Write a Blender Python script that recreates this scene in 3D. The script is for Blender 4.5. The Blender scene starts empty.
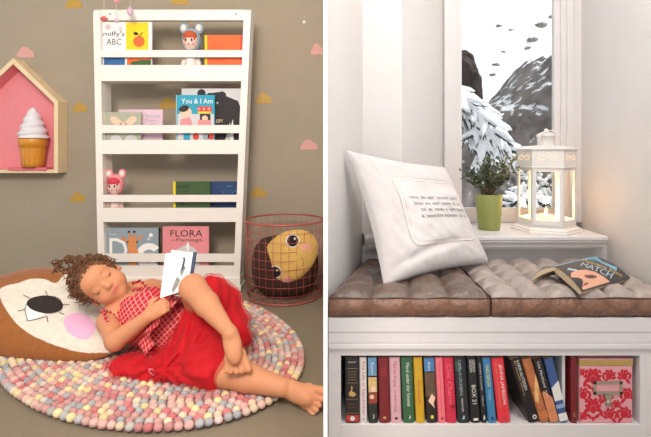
import bpy, bmesh, math, random
import numpy as np
from mathutils import Vector, Matrix, noise
random.seed(7)
C = bpy.context.scene.collection
sc = bpy.context.scene
PI = math.pi

# ---------------------------------------------------------------- camera, world, light, exposure
F, HY, EYE = 460.0, 150.0, 0.665           # focal length in pixels, horizon row, eye height
cam_d = bpy.data.cameras.new('camera'); cam = bpy.data.objects.new('camera', cam_d); C.objects.link(cam)
cam.location = (0, 0, EYE); cam.rotation_euler = (PI/2, 0, 0)
cam_d.sensor_fit = 'HORIZONTAL'; cam_d.sensor_width = 36; cam_d.lens = 36*F/651
cam_d.shift_y = -(218.5-HY)/651; cam_d.shift_x = 0; cam_d.clip_start = 0.02
sc.camera = cam

sc.view_settings.view_transform = 'Standard'; sc.view_settings.look = 'None'
sc.view_settings.gamma = 1; sc.view_settings.use_curve_mapping = False
sc.view_settings.exposure = 0.25

wd = bpy.data.worlds.new('sky'); sc.world = wd; wd.use_nodes = True
bg = wd.node_tree.nodes['Background']
bg.inputs[0].default_value = (0.92, 0.96, 1.0, 1); bg.inputs[1].default_value = 0.66

def area(name, loc, target, sx, sy, power, col):
    d = bpy.data.lights.new(name, 'AREA'); d.shape = 'RECTANGLE'; d.size = sx; d.size_y = sy
    d.energy = power; d.color = col
    o = bpy.data.objects.new(name, d); C.objects.link(o); o.location = loc
    o.rotation_euler = (Vector(target)-Vector(loc)).to_track_quat('-Z', 'Y').to_euler()
    return o
area('playroom_window_light', (-0.38, -0.35, 1.75), (-0.60, 2.4, 0.75), 0.6, 0.6, 42, (1.0, 0.90, 0.79))
area('nook_room_light', (0.52, 0.5, 2.05), (0.62, 1.6, 0.1), 0.6, 0.6, 18, (1.0, 0.96, 0.93))
area('garden_daylight', (2.6, 3.4, 3.2), (1.0, 1.7, 0.3), 1.5, 1.5, 40, (0.76, 0.87, 1.0))

sd_ = bpy.data.lights.new('winter_sun', 'SUN'); sd_.energy = 2.1; sd_.angle = .2; sd_.color = (1, .97, .92)
so_ = bpy.data.objects.new('winter_sun', sd_); C.objects.link(so_); so_.rotation_euler = Vector((-.55, .15, -.82)).to_track_quat('-Z', 'Y').to_euler()

# ---------------------------------------------------------------- helpers
def srgb(c):
    return tuple(((v/255)/12.92 if v/255 <= 0.04045 else ((v/255+0.055)/1.055)**2.4) for v in c[:3])
def W(px, py, Y):                          # where a ray of the photo meets depth Y
    return Vector(((px-325.5)/F*Y, Y, EYE-(py-HY)/F*Y))

MATS = {}
def mat(name, rgb, rough=0.6, var=0.06, scale=30, bump=0.0, bscale=80, metal=0, spec=0.4, sheen=0, alpha=1, emit=0, attr=None, trans=0, coat=0):
    m = bpy.data.materials.new(name); m.use_nodes = True; nt = m.node_tree; N = nt.nodes; L = nt.links
    b = N['Principled BSDF']; b.inputs['Roughness'].default_value = rough; b.inputs['Metallic'].default_value = metal
    b.inputs['Specular IOR Level'].default_value = spec
    if sheen: b.inputs['Sheen Weight'].default_value = sheen; b.inputs['Sheen Roughness'].default_value = 0.4
    if coat: b.inputs['Coat Weight'].default_value = coat; b.inputs['Coat Roughness'].default_value = 0.15
    if alpha < 1: b.inputs['Alpha'].default_value = alpha
    if trans: b.inputs['Transmission Weight'].default_value = trans
    c = srgb(rgb)
    tc = N.new('ShaderNodeTexCoord'); nz = N.new('ShaderNodeTexNoise'); nz.inputs['Scale'].default_value = scale
    nz.inputs['Detail'].default_value = 5
    L.new(tc.outputs['Object'], nz.inputs['Vector'])
    mx = N.new('ShaderNodeMix'); mx.data_type = 'RGBA'; mx.blend_type = 'MULTIPLY'; mx.inputs['Factor'].default_value = 1
    rp = N.new('ShaderNodeMapRange'); rp.inputs[1].default_value = .25; rp.inputs[2].default_value = .75
    rp.inputs[3].default_value = 1-var; rp.inputs[4].default_value = 1+var
    L.new(nz.outputs[0], rp.inputs[0])
    if attr:
        a = N.new('ShaderNodeAttribute'); a.attribute_name = attr; L.new(a.outputs['Color'], mx.inputs[6])
    else: mx.inputs[6].default_value = (*c, 1)
    L.new(rp.outputs[0], mx.inputs[7]); L.new(mx.outputs[2], b.inputs['Base Color'])
    if emit:
        b.inputs['Emission Color'].default_value = (*c, 1); b.inputs['Emission Strength'].default_value = emit
    if bump:
        n2 = N.new('ShaderNodeTexNoise'); n2.inputs['Scale'].default_value = bscale; n2.inputs['Detail'].default_value = 4
        L.new(tc.outputs['Object'], n2.inputs['Vector'])
        bp = N.new('ShaderNodeBump'); bp.inputs['Strength'].default_value = bump; bp.inputs['Distance'].default_value = .01
        L.new(n2.outputs[0], bp.inputs['Height']); L.new(bp.outputs[0], b.inputs['Normal'])
    MATS[name] = m
    return m

def lattice(name, base, line, scale, width=.25, axes=(0, 1), rough=.8):
    """trellis print: two crossing families of wavy lines"""
    m = mat(name, base, rough, .08, 60); nt = m.node_tree; N = nt.nodes; L = nt.links
    b = N['Principled BSDF']; tc = [n for n in N if n.type == 'TEX_COORD'][0]
    sp = N.new('ShaderNodeSeparateXYZ'); L.new(tc.outputs['Object'], sp.inputs[0])
    def M(op, a, b_=None):
        n = N.new('ShaderNodeMath'); n.operation = op
        for i, v in enumerate((a, b_)):
            if v is None: continue
            if isinstance(v, (int, float)): n.inputs[i].default_value = v
            else: L.new(v, n.inputs[i])
        return n.outputs[0]
    x = M('MULTIPLY', sp.outputs[axes[0]], scale); y = M('MULTIPLY', sp.outputs[axes[1]], scale)
    s1 = M('ABSOLUTE', M('SINE', M('ADD', x, M('MULTIPLY', M('SINE', M('MULTIPLY', y, 2)), .25))))
    s2 = M('ABSOLUTE', M('COSINE', y))
    a1 = M('ABSOLUTE', M('SINE', M('ADD', x, y))); a2 = M('ABSOLUTE', M('SINE', M('SUBTRACT', x, y)))
    mn = M('MINIMUM', a1, a2)
    f = M('LESS_THAN', mn, width)
    mx = N.new('ShaderNodeMix'); mx.data_type = 'RGBA'; L.new(f, mx.inputs['Factor'])
    old = b.inputs['Base Color'].links[0].from_socket
    L.new(old, mx.inputs[6]); mx.inputs[7].default_value = (*srgb(line), 1)
    L.new(mx.outputs[2], b.inputs['Base Color'])
    return m

def tag(o, label=None, cat=None, group=None, kind=None):
    if label: o['label'] = label
    if cat: o['category'] = cat
    if group: o['group'] = group
    if kind: o['kind'] = kind
    return o
def thing(name, label, cat, loc=(0, 0, 0), rz=0, group=None):
    o = bpy.data.objects.new(name, None); C.objects.link(o); o.location = loc; o.rotation_euler = (0, 0, rz)
    o.empty_display_size = .02
    return tag(o, label, cat, group)

class MB:
    """collects shapes with their own materials and links them as ONE mesh object"""
    def __init__(s): s.v = []; s.f = []; s.m = []; s.s = []; s.mats = []; s.T = Matrix()
    def mi(s, m):
        if m not in s.mats: s.mats.append(m)
        return s.mats.index(m)
    def add(s, vs, fs, m, smooth=False):
        n = len(s.v); k = s.mi(m)
        s.v += [tuple(s.T @ Vector(v)) for v in vs]
        s.f += [tuple(i+n for i in f) for f in fs]; s.m += [k]*len(fs); s.s += [smooth]*len(fs)
        return s
    def bm(s, b, m, smooth=False):
        b.verts.ensure_lookup_table(); b.verts.index_update()
        s.add([v.co.copy() for v in b.verts], [[v.index for v in f.verts] for f in b.faces], m, smooth); b.free(); return s
    def box(s, x0, y0, z0, x1, y1, z1, m, bev=0.0):
        b = bmesh.new(); bmesh.ops.create_cube(b, size=1)
        for v in b.verts: v.co = Vector(((x0+x1)/2+v.co.x*(x1-x0), (y0+y1)/2+v.co.y*(y1-y0), (z0+z1)/2+v.co.z*(z1-z0)))
        if bev: bmesh.ops.bevel(b, geom=b.edges[:], offset=bev, segments=2, affect='EDGES', profile=.6)
        return s.bm(b, m)
    def prism(s, poly, a, b_, m, axis='y', smooth=False):
        """polygon (2D) extruded; axis y: poly=(x,z); axis z: poly=(x,y); axis x: poly=(y,z)"""
        n = len(poly)
        def P(p, t): return {'y': (p[0], t, p[1]), 'z': (p[0], p[1], t), 'x': (t, p[0], p[1])}[axis]
        vs = [P(p, a) for p in poly]+[P(p, b_) for p in poly]
        fs = [tuple(range(n)), tuple(range(2*n-1, n-1, -1))]
        sd = [(i, (i+1) % n, n+(i+1) % n, n+i) for i in range(n)]
        s.add(vs, fs, m); 
        n0 = len(s.v)-2*n; k = s.mi(m)
        s.f += [tuple(i+n0 for i in f) for f in sd]; s.m += [k]*n; s.s += [smooth]*n
        return s
    def ell(s, c, r, m, R=None, sub=3):
        b = bmesh.new(); bmesh.ops.create_icosphere(b, subdivisions=sub, radius=1)
        for v in b.verts:
            p = Vector((v.co.x*r[0], v.co.y*r[1], v.co.z*r[2]))
            if R: p = R @ p
            v.co = p+Vector(c)
        return s.bm(b, m, True)
    def lathe(s, prof, m, c=(0, 0, 0), n=24, cap=True, smooth=True, rot=0):
        vs = []; fs = []
        for r, z in prof:
            for i in range(n):
                a = 2*PI*i/n+rot; vs.append((c[0]+r*math.cos(a), c[1]+r*math.sin(a), c[2]+z))
        for j in range(len(prof)-1):
            for i in range(n):
                fs.append((j*n+i, j*n+(i+1) % n, (j+1)*n+(i+1) % n, (j+1)*n+i))
        if cap: fs.append(tuple(range(n-1, -1, -1))); fs.append(tuple((len(prof)-1)*n+i for i in range(n)))
        return s.add(vs, fs, m, smooth)
    def tube(s, path, r, m, n=8, closed=False):
        path = [Vector(p) for p in path]; N = len(path); vs = []; fs = []
        rr = r if isinstance(r, (list, tuple)) else [r]*N
        up = None
        for i, p in enumerate(path):
            if closed: d = path[(i+1) % N]-path[i-1]
            else: d = path[min(i+1, N-1)]-path[max(i-1, 0)]
            d.normalize()
            if up is None: up = Vector((0, 0, 1)) if abs(d.z) < .9 else Vector((1, 0, 0))
            a = (up-d*up.dot(d)).normalized(); up = a; b = d.cross(a)
            for k in range(n):
                t = 2*PI*k/n; vs.append(p+a*(rr[i]*math.cos(t))+b*(rr[i]*math.sin(t)))
        for i in range(N if closed else N-1):
            j = (i+1) % N
            for k in range(n): fs.append((i*n+k, i*n+(k+1) % n, j*n+(k+1) % n, j*n+k))
        if not closed: fs.append(tuple(range(n-1, -1, -1))); fs.append(tuple((N-1)*n+k for k in range(n)))
        return s.add(vs, fs, m, True)
    def grid(s, fn, nu, nv, m, closeu=False, smooth=True, flip=False):
        vs = [fn(i/(nu if closeu else nu-1), j/(nv-1)) for j in range(nv) for i in range(nu)]; fs = []
        for j in range(nv-1):
            for i in range(nu if closeu else nu-1):
                q = (j*nu+i, j*nu+(i+1) % nu, (j+1)*nu+(i+1) % nu, (j+1)*nu+i)
                fs.append(q[::-1] if flip else q)
        return s.add(vs, fs, m, smooth)
    def patch(s, poly, fn, m, n=1, off=0.0):
        """flat outline laid on a surface fn(u,v)->(point, normal): fan with inner rings"""
        if n == 1:
            return s.add([fn(*q)[0]+fn(*q)[1]*off for q in poly], [tuple(range(len(poly)))], m)
        cx = sum(p[0] for p in poly)/len(poly); cy = sum(p[1] for p in poly)/len(poly); vs = []; fs = []; K = len(poly)
        p, nn = fn(cx, cy); vs.append(p+nn*off)
        for r in range(1, n+1):
            for q in poly:
                p, nn = fn(cx+(q[0]-cx)*r/n, cy+(q[1]-cy)*r/n); vs.append(p+nn*off)
        for i in range(K): fs.append((0, 1+i, 1+(i+1) % K))
        for r in range(1, n):
            for i in range(K):
                a = 1+(r-1)*K; b = 1+r*K; fs.append((a+i, b+i, b+(i+1) % K, a+(i+1) % K))
        return s.add(vs, fs, m, True)
    def text(s, body, fn, m, x, y, w, h, off=0.0006, font_h=None, ang=0):
        """lettering fitted to a w x h box centred on (x, y) of surface fn(u,v)"""
        V, Fc = text2d(body)
        xs = [v[0] for v in V]; ys = [v[1] for v in V]
        bw = max(xs)-min(xs); bh = max(ys)-min(ys); mx_ = (max(xs)+min(xs))/2; my = (max(ys)+min(ys))/2
        ca, sa = math.cos(ang), math.sin(ang); out = []
        for a, b in V:
            a = (a-mx_)/bw*w; b = (b-my)/bh*h
            p, nn = fn(x+a*ca-b*sa, y+a*sa+b*ca); out.append(p+nn*off)
        return s.add(out, Fc, m)
    def build(s, name, parent=None, loc=None, fix=False, mod=None):
        me = bpy.data.meshes.new(name); me.from_pydata([tuple(v) for v in s.v], [], s.f)
        for m in s.mats: me.materials.append(m)
        me.polygons.foreach_set('material_index', s.m); me.polygons.foreach_set('use_smooth', s.s); me.update()
        if fix:
            b = bmesh.new(); b.from_mesh(me); bmesh.ops.recalc_face_normals(b, faces=b.faces[:]); b.to_mesh(me); b.free()
        o = bpy.data.objects.new(name, me); C.objects.link(o)
        if parent: o.parent = parent
        if loc is not None: o.location = loc
        return o
_tc = {}
def text2d(body):
    if body in _tc: return _tc[body]
    cu = bpy.data.curves.new('lettering', 'FONT'); cu.body = body; cu.size = 1; cu.resolution_u = 2; cu.align_x = 'CENTER'
    o = bpy.data.objects.new('lettering', cu); C.objects.link(o)
    dg = bpy.context.evaluated_depsgraph_get(); dg.update()
    me = bpy.data.meshes.new_from_object(o.evaluated_get(dg))
    V = [(v.co.x, v.co.y) for v in me.vertices]; Fc = [tuple(p.vertices) for p in me.polygons]
    bpy.data.objects.remove(o); bpy.data.curves.remove(cu); bpy.data.meshes.remove(me)
    _tc[body] = (V, Fc); return V, Fc
def copy_tree(o, parent=None):
    c = o.copy(); C.objects.link(c)
    if parent: c.parent = parent
    for ch in list(o.children): copy_tree(ch, c)
    return c
def flat(z=0):                                             # surface for books seen from -Y: u=x, v=z at y=z0
    return lambda u, v: (Vector((u, z, v)), Vector((0, -1, 0)))
def Wz(px, py, z):
    return W(px, py, F*(EYE-z)/(py-HY))
def dens(poly, step):
    out_ = []
    for i, a in enumerate(poly):
        b = poly[(i+1) % len(poly)]; n = max(int(math.hypot(b[0]-a[0], b[1]-a[1])/step), 1)
        out_ += [(a[0]+(b[0]-a[0])*j/n, a[1]+(b[1]-a[1])*j/n) for j in range(n)]
    return out_
def circ(cx, cy, rx, ry=None, n=20, rot=0):
    ry = ry or rx
    return [(cx+rx*math.cos(2*PI*i/n)*math.cos(rot)-ry*math.sin(2*PI*i/n)*math.sin(rot),
             cy+rx*math.cos(2*PI*i/n)*math.sin(rot)+ry*math.sin(2*PI*i/n)*math.cos(rot)) for i in range(n)]

# signed distance modelling: primitives blended in a grid, meshed by surface nets
class SDF:
    def __init__(s, lo, hi, h):
        s.lo = np.array(lo, float); s.h = h; s.n = np.ceil((np.array(hi)-s.lo)/h).astype(int)+1
        s.F = np.full(s.n, 0.04, dtype=np.float32)
    def _reg(s, lo, hi):
        a = np.clip(np.floor((lo-s.lo)/s.h).astype(int), 0, s.n-1); b = np.clip(np.ceil((hi-s.lo)/s.h).astype(int)+1, 1, s.n)
        sl = tuple(slice(a[i], b[i]) for i in range(3))
        g = [s.lo[i]+s.h*np.arange(a[i], b[i], dtype=np.float32) for i in range(3)]
        return sl, g
    def op(s, d, sl, k, sub=False):
        a = s.F[sl]
        if sub:
            d = -d; hh = np.clip(.5-.5*(a-d)/k, 0, 1); s.F[sl] = a*(1-hh)+d*hh+k*hh*(1-hh)
        else:
            hh = np.clip(.5+.5*(a-d)/k, 0, 1); s.F[sl] = a*(1-hh)+d*hh-k*hh*(1-hh)
    def cap(s, p, q, r1, r2, k=.01, sub=False):
        p = np.array(p, float); q = np.array(q, float); R = max(r1, r2)+k+.012
        sl, g = s._reg(np.minimum(p, q)-R, np.maximum(p, q)+R)
        if min(len(x) for x in g) == 0: return s
        X, Y, Z = g[0][:, None, None]-p[0], g[1][None, :, None]-p[1], g[2][None, None, :]-p[2]
        v = q-p; L2 = max(float(v@v), 1e-12)
        t = np.clip((X*v[0]+Y*v[1]+Z*v[2])/L2, 0, 1)
        d = np.sqrt((X-t*v[0])**2+(Y-t*v[1])**2+(Z-t*v[2])**2)-(r1+(r2-r1)*t)
        s.op(d, sl, k, sub); return s
    def chain(s, pts, rs, k=.01):
        for i in range(len(pts)-1): s.cap(pts[i], pts[i+1], rs[i], rs[i+1], k)
        return s
    def ell(s, c, r, R=None, k=.01, sub=False, disp=None):
        c = np.array(c, float); r = np.array(r, float); m = max(r)+k+.02
        sl, g = s._reg(c-m, c+m)
        if min(len(x) for x in g) == 0: return s
        X, Y, Z = np.meshgrid(g[0]-c[0], g[1]-c[1], g[2]-c[2], indexing='ij')
        if R is not None:                                   # rows of R = local axes
            R = np.array(R, float); X, Y, Z = (R[i, 0]*X+R[i, 1]*Y+R[i, 2]*Z for i in range(3))
        k0 = np.sqrt((X/r[0])**2+(Y/r[1])**2+(Z/r[2])**2); k1 = np.sqrt((X/r[0]**2)**2+(Y/r[1]**2)**2+(Z/r[2]**2)**2)+1e-9
        d = k0*(k0-1)/k1
        s.op(d.astype(np.float32), sl, k, sub); return s
    def coords(s):
        return [s.lo[i]+s.h*np.arange(s.n[i], dtype=np.float32) for i in range(3)]
    def mesh(s, smooth=1):
        F_ = s.F; ins = F_ < 0
        nx, ny, nz = F_.shape
        cs = np.zeros((nx-1, ny-1, nz-1), np.uint8)
        for dx in (0, 1):
            for dy in (0, 1):
                for dz in (0, 1): cs += ins[dx:nx-1+dx, dy:ny-1+dy, dz:nz-1+dz]
        I = np.argwhere((cs > 0) & (cs < 8)); idx = np.full(cs.shape, -1, np.int64); idx[tuple(I.T)] = np.arange(len(I))
        acc = np.zeros((len(I), 3)); cnt = np.zeros(len(I))
        cor = [(a, b, c) for a in (0, 1) for b in (0, 1) for c in (0, 1)]
        for a in cor:
            for ax in range(3):
                if a[ax]: continue
                b = list(a); b[ax] = 1
                fa = F_[tuple((I+a).T)]; fb = F_[tuple((I+b).T)]; mk = (fa < 0) != (fb < 0)
                t = np.where(mk, fa/np.where(fa-fb == 0, 1, fa-fb), 0)
                P = np.array(a, float)[None, :].repeat(len(I), 0); P[:, ax] += t
                acc += P*mk[:, None]; cnt += mk
        V = s.lo+(I+acc/cnt[:, None])*s.h
        Q = []
        for ax in range(3):
            u, w = [(1, 2), (2, 0), (0, 1)][ax]
            sA = [slice(None)]*3; sB = [slice(None)]*3; sA[ax] = slice(0, -1); sB[ax] = slice(1, None)
            A = ins[tuple(sA)]; B = ins[tuple(sB)]
            E = np.argwhere(A != B); E = E[(E[:, u] > 0) & (E[:, w] > 0) & (E[:, u] < F_.shape[u]-1) & (E[:, w] < F_.shape[w]-1)]
            fl = A[tuple(E.T)]
            def g(du, dw):
                J = E.copy(); J[:, u] += du; J[:, w] += dw; return idx[tuple(J.T)]
            q = np.stack([g(-1, -1), g(0, -1), g(0, 0), g(-1, 0)], 1)
            q[~fl] = q[~fl][:, ::-1]; Q.append(q)
        Q = np.concatenate(Q)
        for _ in range(smooth):
            S = np.zeros_like(V); n = np.zeros(len(V))
            for a, b in ((0, 1), (1, 2), (2, 3), (3, 0)):
                np.add.at(S, Q[:, a], V[Q[:, b]]); np.add.at(S, Q[:, b], V[Q[:, a]])
                np.add.at(n, Q[:, a], 1); np.add.at(n, Q[:, b], 1)
            V = V*.5+.5*S/np.maximum(n, 1)[:, None]
        return V, Q
def np_mesh(name, V, Q, m, parent=None, col=None):
    me = bpy.data.meshes.new(name); me.vertices.add(len(V)); me.vertices.foreach_set('co', V.astype(np.float32).ravel())
    me.loops.add(Q.size); me.loops.foreach_set('vertex_index', Q.astype(np.int32).ravel())
    me.polygons.add(len(Q)); me.polygons.foreach_set('loop_start', np.arange(0, Q.size, Q.shape[1], dtype=np.int32))
    me.polygons.foreach_set('use_smooth', np.ones(len(Q), bool))
    me.update(calc_edges=True); me.validate()
    me.materials.append(m)
    if col is not None:
        a = me.color_attributes.new('tint', 'FLOAT_COLOR', 'POINT')
        a.data.foreach_set('color', np.concatenate([col, np.ones((len(col), 1))], 1).astype(np.float32).ravel())
    o = bpy.data.objects.new(name, me); C.objects.link(o)
    if parent: o.parent = parent
    return o
def lin(*c): return np.array(srgb(c))
# ---------------------------------------------------------------- shared materials
white_paint = mat('white_paint', (236, 230, 222), .45, .02, 12)
nook_paint = mat('nook_paint', (222, 218, 215), .6, .02, 9, bump=.04, bscale=60)
nook_trim = mat('nook_trim', (220, 215, 213), .4, .015, 12)
divider_paint = mat('divider_paint', (250, 250, 250), .7, .01)
wall_left_m = mat('taupe_wall_paint', (163, 151, 133), .85, .04, 6, bump=.08, bscale=180)
carpet_m = mat('carpet', (140, 127, 106), .95, .16, 260, bump=.6, bscale=420)
ink = mat('ink', (52, 48, 50), .7, .02); paper = mat('paper', (236, 230, 215), .8, .05, 90)
pagem = mat('page_edges', (190, 168, 138), .85, .15, 160)
white_m = mat('white_print', (240, 238, 236), .6, .02); gold_m = mat('gold_sticker', (186, 148, 66), .5, .10, 60)
pink_st = mat('pink_sticker', (214, 160, 152), .7, .04); skin_print = mat('skin_print', (236, 196, 170), .7, .03)
red_print = mat('red_print', (206, 62, 50), .6, .05); orange_print = mat('orange_print', (236, 104, 48), .6, .04)
yellow_print = mat('yellow_print', (238, 206, 30), .6, .03); blue_print = mat('blue_print', (52, 104, 156), .6, .05)
dark_print = mat('dark_print', (38, 32, 34), .6, .08); green_print = mat('green_print', (60, 96, 50), .6, .08)
pink_print = mat('pink_print', (226, 142, 146), .6, .04); grey_print = mat('grey_print', (150, 164, 172), .6, .06)

# ---------------------------------------------------------------- playroom shell (left)
m = MB(); m.box(-2.6, 2.42, -.1, .0042, 2.52, 2.199, wall_left_m); tag(m.build('wall_back'), kind='structure')
m = MB(); m.box(-2.6, .3, -.08, -.002, 2.42, 0, carpet_m); tag(m.build('floor'), kind='structure')
m = MB(); m.box(-.0042, .95, -.6, .0042, 2.42, 2.199, divider_paint); m.prism([(-.8, .85), (0, .76), (.9499, 1.03), (.9499, 2.199), (-.8, 2.199)], -.0042, .0042, divider_paint, 'x'); tag(m.build('wall_middle'), kind='structure')  # prism: unseen header added to keep playroom light out of the nook

m = MB(); m.box(-2.6, .45, 2.2, 1.9, 2.5, 2.3, white_paint); tag(m.build('ceiling'), kind='structure')
# cloud stickers on the wall
def cloud_poly(w, h):
    up = []
    for cx, cz, r in ((-.30, .30, .22), (.0, .52, .34), (.30, .34, .22)):
        pass
    pts = []
    n = 60
    for i in range(n):
        a = 2*PI*i/n; dx, dz = math.cos(a), math.sin(a); best = 0
        for cx, cz, r in ((-.32, -.12, .2), (-.05, .1, .3), (.25, -.04, .23), (.36, -.16, .14), (-.12, -.15, .2), (.12, -.15, .2)):
            b = dx*cx+dz*cz; q = b*b-(cx*cx+cz*cz-r*r)
            if q >= 0: best = max(best, b+math.sqrt(q))
        x, z = dx*best, dz*best
        pts.append((x*w, max(z, -.28)*h/0.68))
    return pts
clouds = [(74, 4, 17, 10, gold_m, 'gold cloud sticker high on the taupe wall left of the bookshelf'),
          (25.5, 53, 17, 11, pink_st, 'pink cloud sticker on the wall just above the wooden house shelf'),
          (80, 108, 14, 10, gold_m, 'gold cloud sticker right beside the wooden house shelf'),
          (78, 198, 15, 10, gold_m, 'gold cloud sticker low on the wall below and right of the house shelf'),
          (168, 104, 17, 11, gold_m, 'gold cloud sticker seen through the second shelf of the bookshelf'),
          (180, 1, 17, 9, gold_m, 'gold cloud sticker cut by the top of the photo above the bookshelf'),
          (264, 99, 16, 11, gold_m, 'yellow gold cloud sticker right of the second bookshelf shelf'),
          (258.5, 193, 16, 10, gold_m, 'gold cloud sticker above the wire basket'),
          (309, 145.5, 17, 10, pink_st, 'small pink cloud sticker at mid height on the right of the wall'),
          (317, 50, 12, 11, pink_st, 'pink cloud sticker at the right edge of the playroom wall near the top')]
for px, py, w, h, mm, lab in clouds:
    m = MB(); s = 2.42/F; m.prism(cloud_poly(w*s, h*s), -.0015, .0, mm)
    tag(m.build('cloud_sticker', loc=W(px, py, 2.42)), lab, 'sticker', 'cloud stickers on the wall')
m = MB(); s = 2.42/F
m.prism([(a*s*2.2*(1 if i % 2 else .45), b*s*2.2*(1 if i % 2 else .45)) for i, (a, b) in enumerate(circ(0, 0, 1, n=10))], -.0015, 0, white_m)
tag(m.build('star_sticker', loc=W(304, 22, 2.42)), 'tiny white star sticker high on the wall right of the bookshelf', 'sticker')

# ---------------------------------------------------------------- white wall bookshelf
YS = 2.18
def sx(edge, z):            # edge 0..1 from left to right outer edge at height z (the rack widens upward)
    y = HY+(EYE-z)/YS*F; t = (y-8)/267
    l = 93+5*t; r = 251-11*t
    return ((l+(r-l)*edge)-325.5)/F*YS
def zs(y): return EYE-(y-HY)/F*YS
sh = thing('bookshelf', 'white wooden wall bookshelf with four railed shelves of picture books', 'bookshelf', ((169-325.5)/F*YS, YS, 0))
ox = sh.location.x
DEP = .10; tw = 7/158
def side(right):
    m = MB(); e0, e1 = (1-tw, 1) if right else (0, tw)
    zt = zs(8); zb = zs(281)
    # rounded front top corner: profile in y-z swept between e0 and e1
    pr = [(0, zb), (0, zt-.03), (.006, zt-.012), (.02, zt-.002), (.035, zt), (DEP, zt), (DEP, zb)]
    vs = [(sx(e0, z)-ox, y, z) for y, z in pr]+[(sx(e1, z)-ox, y, z) for y, z in pr]; n = len(pr)
    fs = [tuple(range(n)), tuple(range(2*n-1, n-1, -1))]+[(i, n+i, n+(i+1) % n, (i+1) % n) for i in range(n)]
    m.add(vs, fs, white_paint); return m.build('side_panel', sh, fix=True)
side(0); side(1)
def slab(name, y0, y1, ya, yb, e0=tw, e1=1-tw, mm=None):
    z0, z1 = zs(y1), zs(y0); m = MB()
    vs = [(sx(e, z)-ox, y, z) for z in (z0, z1) for e, y in ((e0, ya), (e1, ya), (e1, yb), (e0, yb))]
    fs = [(3, 2, 1, 0), (4, 5, 6, 7), (0, 1, 5, 4), (1, 2, 6, 5), (2, 3, 7, 6), (3, 0, 4, 7)]
    m.add(vs, fs, mm or white_paint); return m.build(name, sh)
slab('top_rail', 9, 19.5, .01, .028)
slab('back_rail', 9, 16, .085, .098)
for ap0, ap1, b0, b1 in ((65, 81, 50, 57), (140, 154, 125, 133), (208, 222, 195, 202), (266, 277, 254, 262)):
    slab('apron', ap0, ap1, .0, .016)
    slab('shelf_board', ap1-3.5, ap1-.2, .0165, DEP)
    slab('rail', b0, b1, .001, .014)
slab('shelf_board', 277.5, 281, .017, DEP)
m = MB(); x0, x1 = sx(0, 0)-ox-.004, sx(1, 0)-ox+.006
m.box(x0, -.008, zs(285), x1, DEP, zs(277), white_paint, .004); m.box(x0-.004, -.014, 0, x1+.004, DEP, zs(285)-.0005, white_paint, .005)
m.build('plinth', sh)
m = MB(); s = YS/F
for px in (110, 236):
    m = MB(); m.ell(W(px, 14, YS+.0095)-sh.location, (.004, .002, .004), ink, sub=1); m.build('screw', sh)
ROWZ = {1: zs(77.5), 2: zs(150.5), 3: zs(218.5), 4: zs(273.5)}

def pic_book(label, px0, px1, py0, row, Y, mm, draw=None, th=.012, spine=None, hinge='left', group='picture books on the white bookshelf', rnd=0):
    zb = ROWZ[row]; a = W(px0, py0, Y); b = W(px1, py0, Y); o = Vector(((a.x+b.x)/2, Y, zb)); w = (b.x-a.x)/2; h = a.z-zb
    m = MB(); m.box(-w, 0, 0, w, .0022, h, mm, rnd); m.box(-w, th-.002, 0, w, th, h, mm, rnd)
    sp = spine or mm
    if hinge == 'left': m.box(-w-.0018, 0, 0, -w+.0002, th, h, sp)
    else: m.box(w-.0002, 0, 0, w+.0018, th, h, sp)
    if draw:
        fn = lambda u, v: (W(u, -v, Y)-o, Vector((0, -1, 0)))
        draw(m, fn)
    bk = m.build('picture_book', loc=o)
    p = MB(); p.box(-w+.001, .0024, .002, w-.003, th-.0022, h-.002, paper); p.build('page_block', bk)
    return tag(bk, label, 'book', group)
def P(m, fn, pts, mm, off=.0006): m.patch([(x, -y) for x, y in pts], fn, mm, 1, off)
def d_abc(m, fn):
    m.box(-.0, 0, 0, 0.001, .0001, .001, white_m)
    P(m, fn, [(126, 22.5), (148.5, 22.5), (148.5, 49.8), (126, 49.8)], yellow_print)
    m.text("miffy's", fn, ink, 114, -34.5, 21, 6.5, .0008); m.text('ABC', fn, ink, 114, -41.8, 15, 6.2, .0008)
    m.text('dick bruna', fn, grey_print, 114, -47.3, 9, 1.3, .0008)
    P(m, fn, circ(139, 41.5, 5.9, 5.6), orange_print, .0009)
    P(m, fn, [(133, 33), (136, 31.7), (138.6, 33.6), (138.3, 35), (135, 35.2)], dark_print, .0012)
    P(m, fn, [(138.4, 37), (139.2, 37), (143.2, 32.8), (142.4, 32)], dark_print, .0012)
    P(m, fn, [(104, 57), (125, 57), (125, 65), (104, 65)], blue_print); P(m, fn, [(127, 58), (151, 58), (151, 65), (127, 65)], orange_print)
    P(m, fn, [(131, 62), (141, 60), (151, 60), (151, 65), (131, 65)], green_print, .0009)
pic_book("white alphabet board book with an orange on yellow, on the top shelf", 101, 151.5, 22, 1, 2.205, white_m, d_abc, rnd=.0008)
def d_or(m, fn):
    m.text('miffy at', fn, red_print, 217.5, -45.2, 12.5, 2.2); m.text('the playground', fn, red_print, 217.5, -48, 12, 1.5)
    m.text('read along', fn, red_print, 218, -60.5, 14, 2.2)
    P(m, fn, [(205.2, 35.5), (207.2, 35.5), (207.2, 65), (205.2, 65)], yellow_print, .0009)
    P(m, fn, [(240.5, 35.5), (245, 35.5), (245, 65), (240.5, 65)], red_print, .0008)
pic_book('orange board book with a yellow spine at the right end of the top shelf', 205, 245, 35, 1, 2.205, orange_print, d_or, spine=yellow_print)
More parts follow.
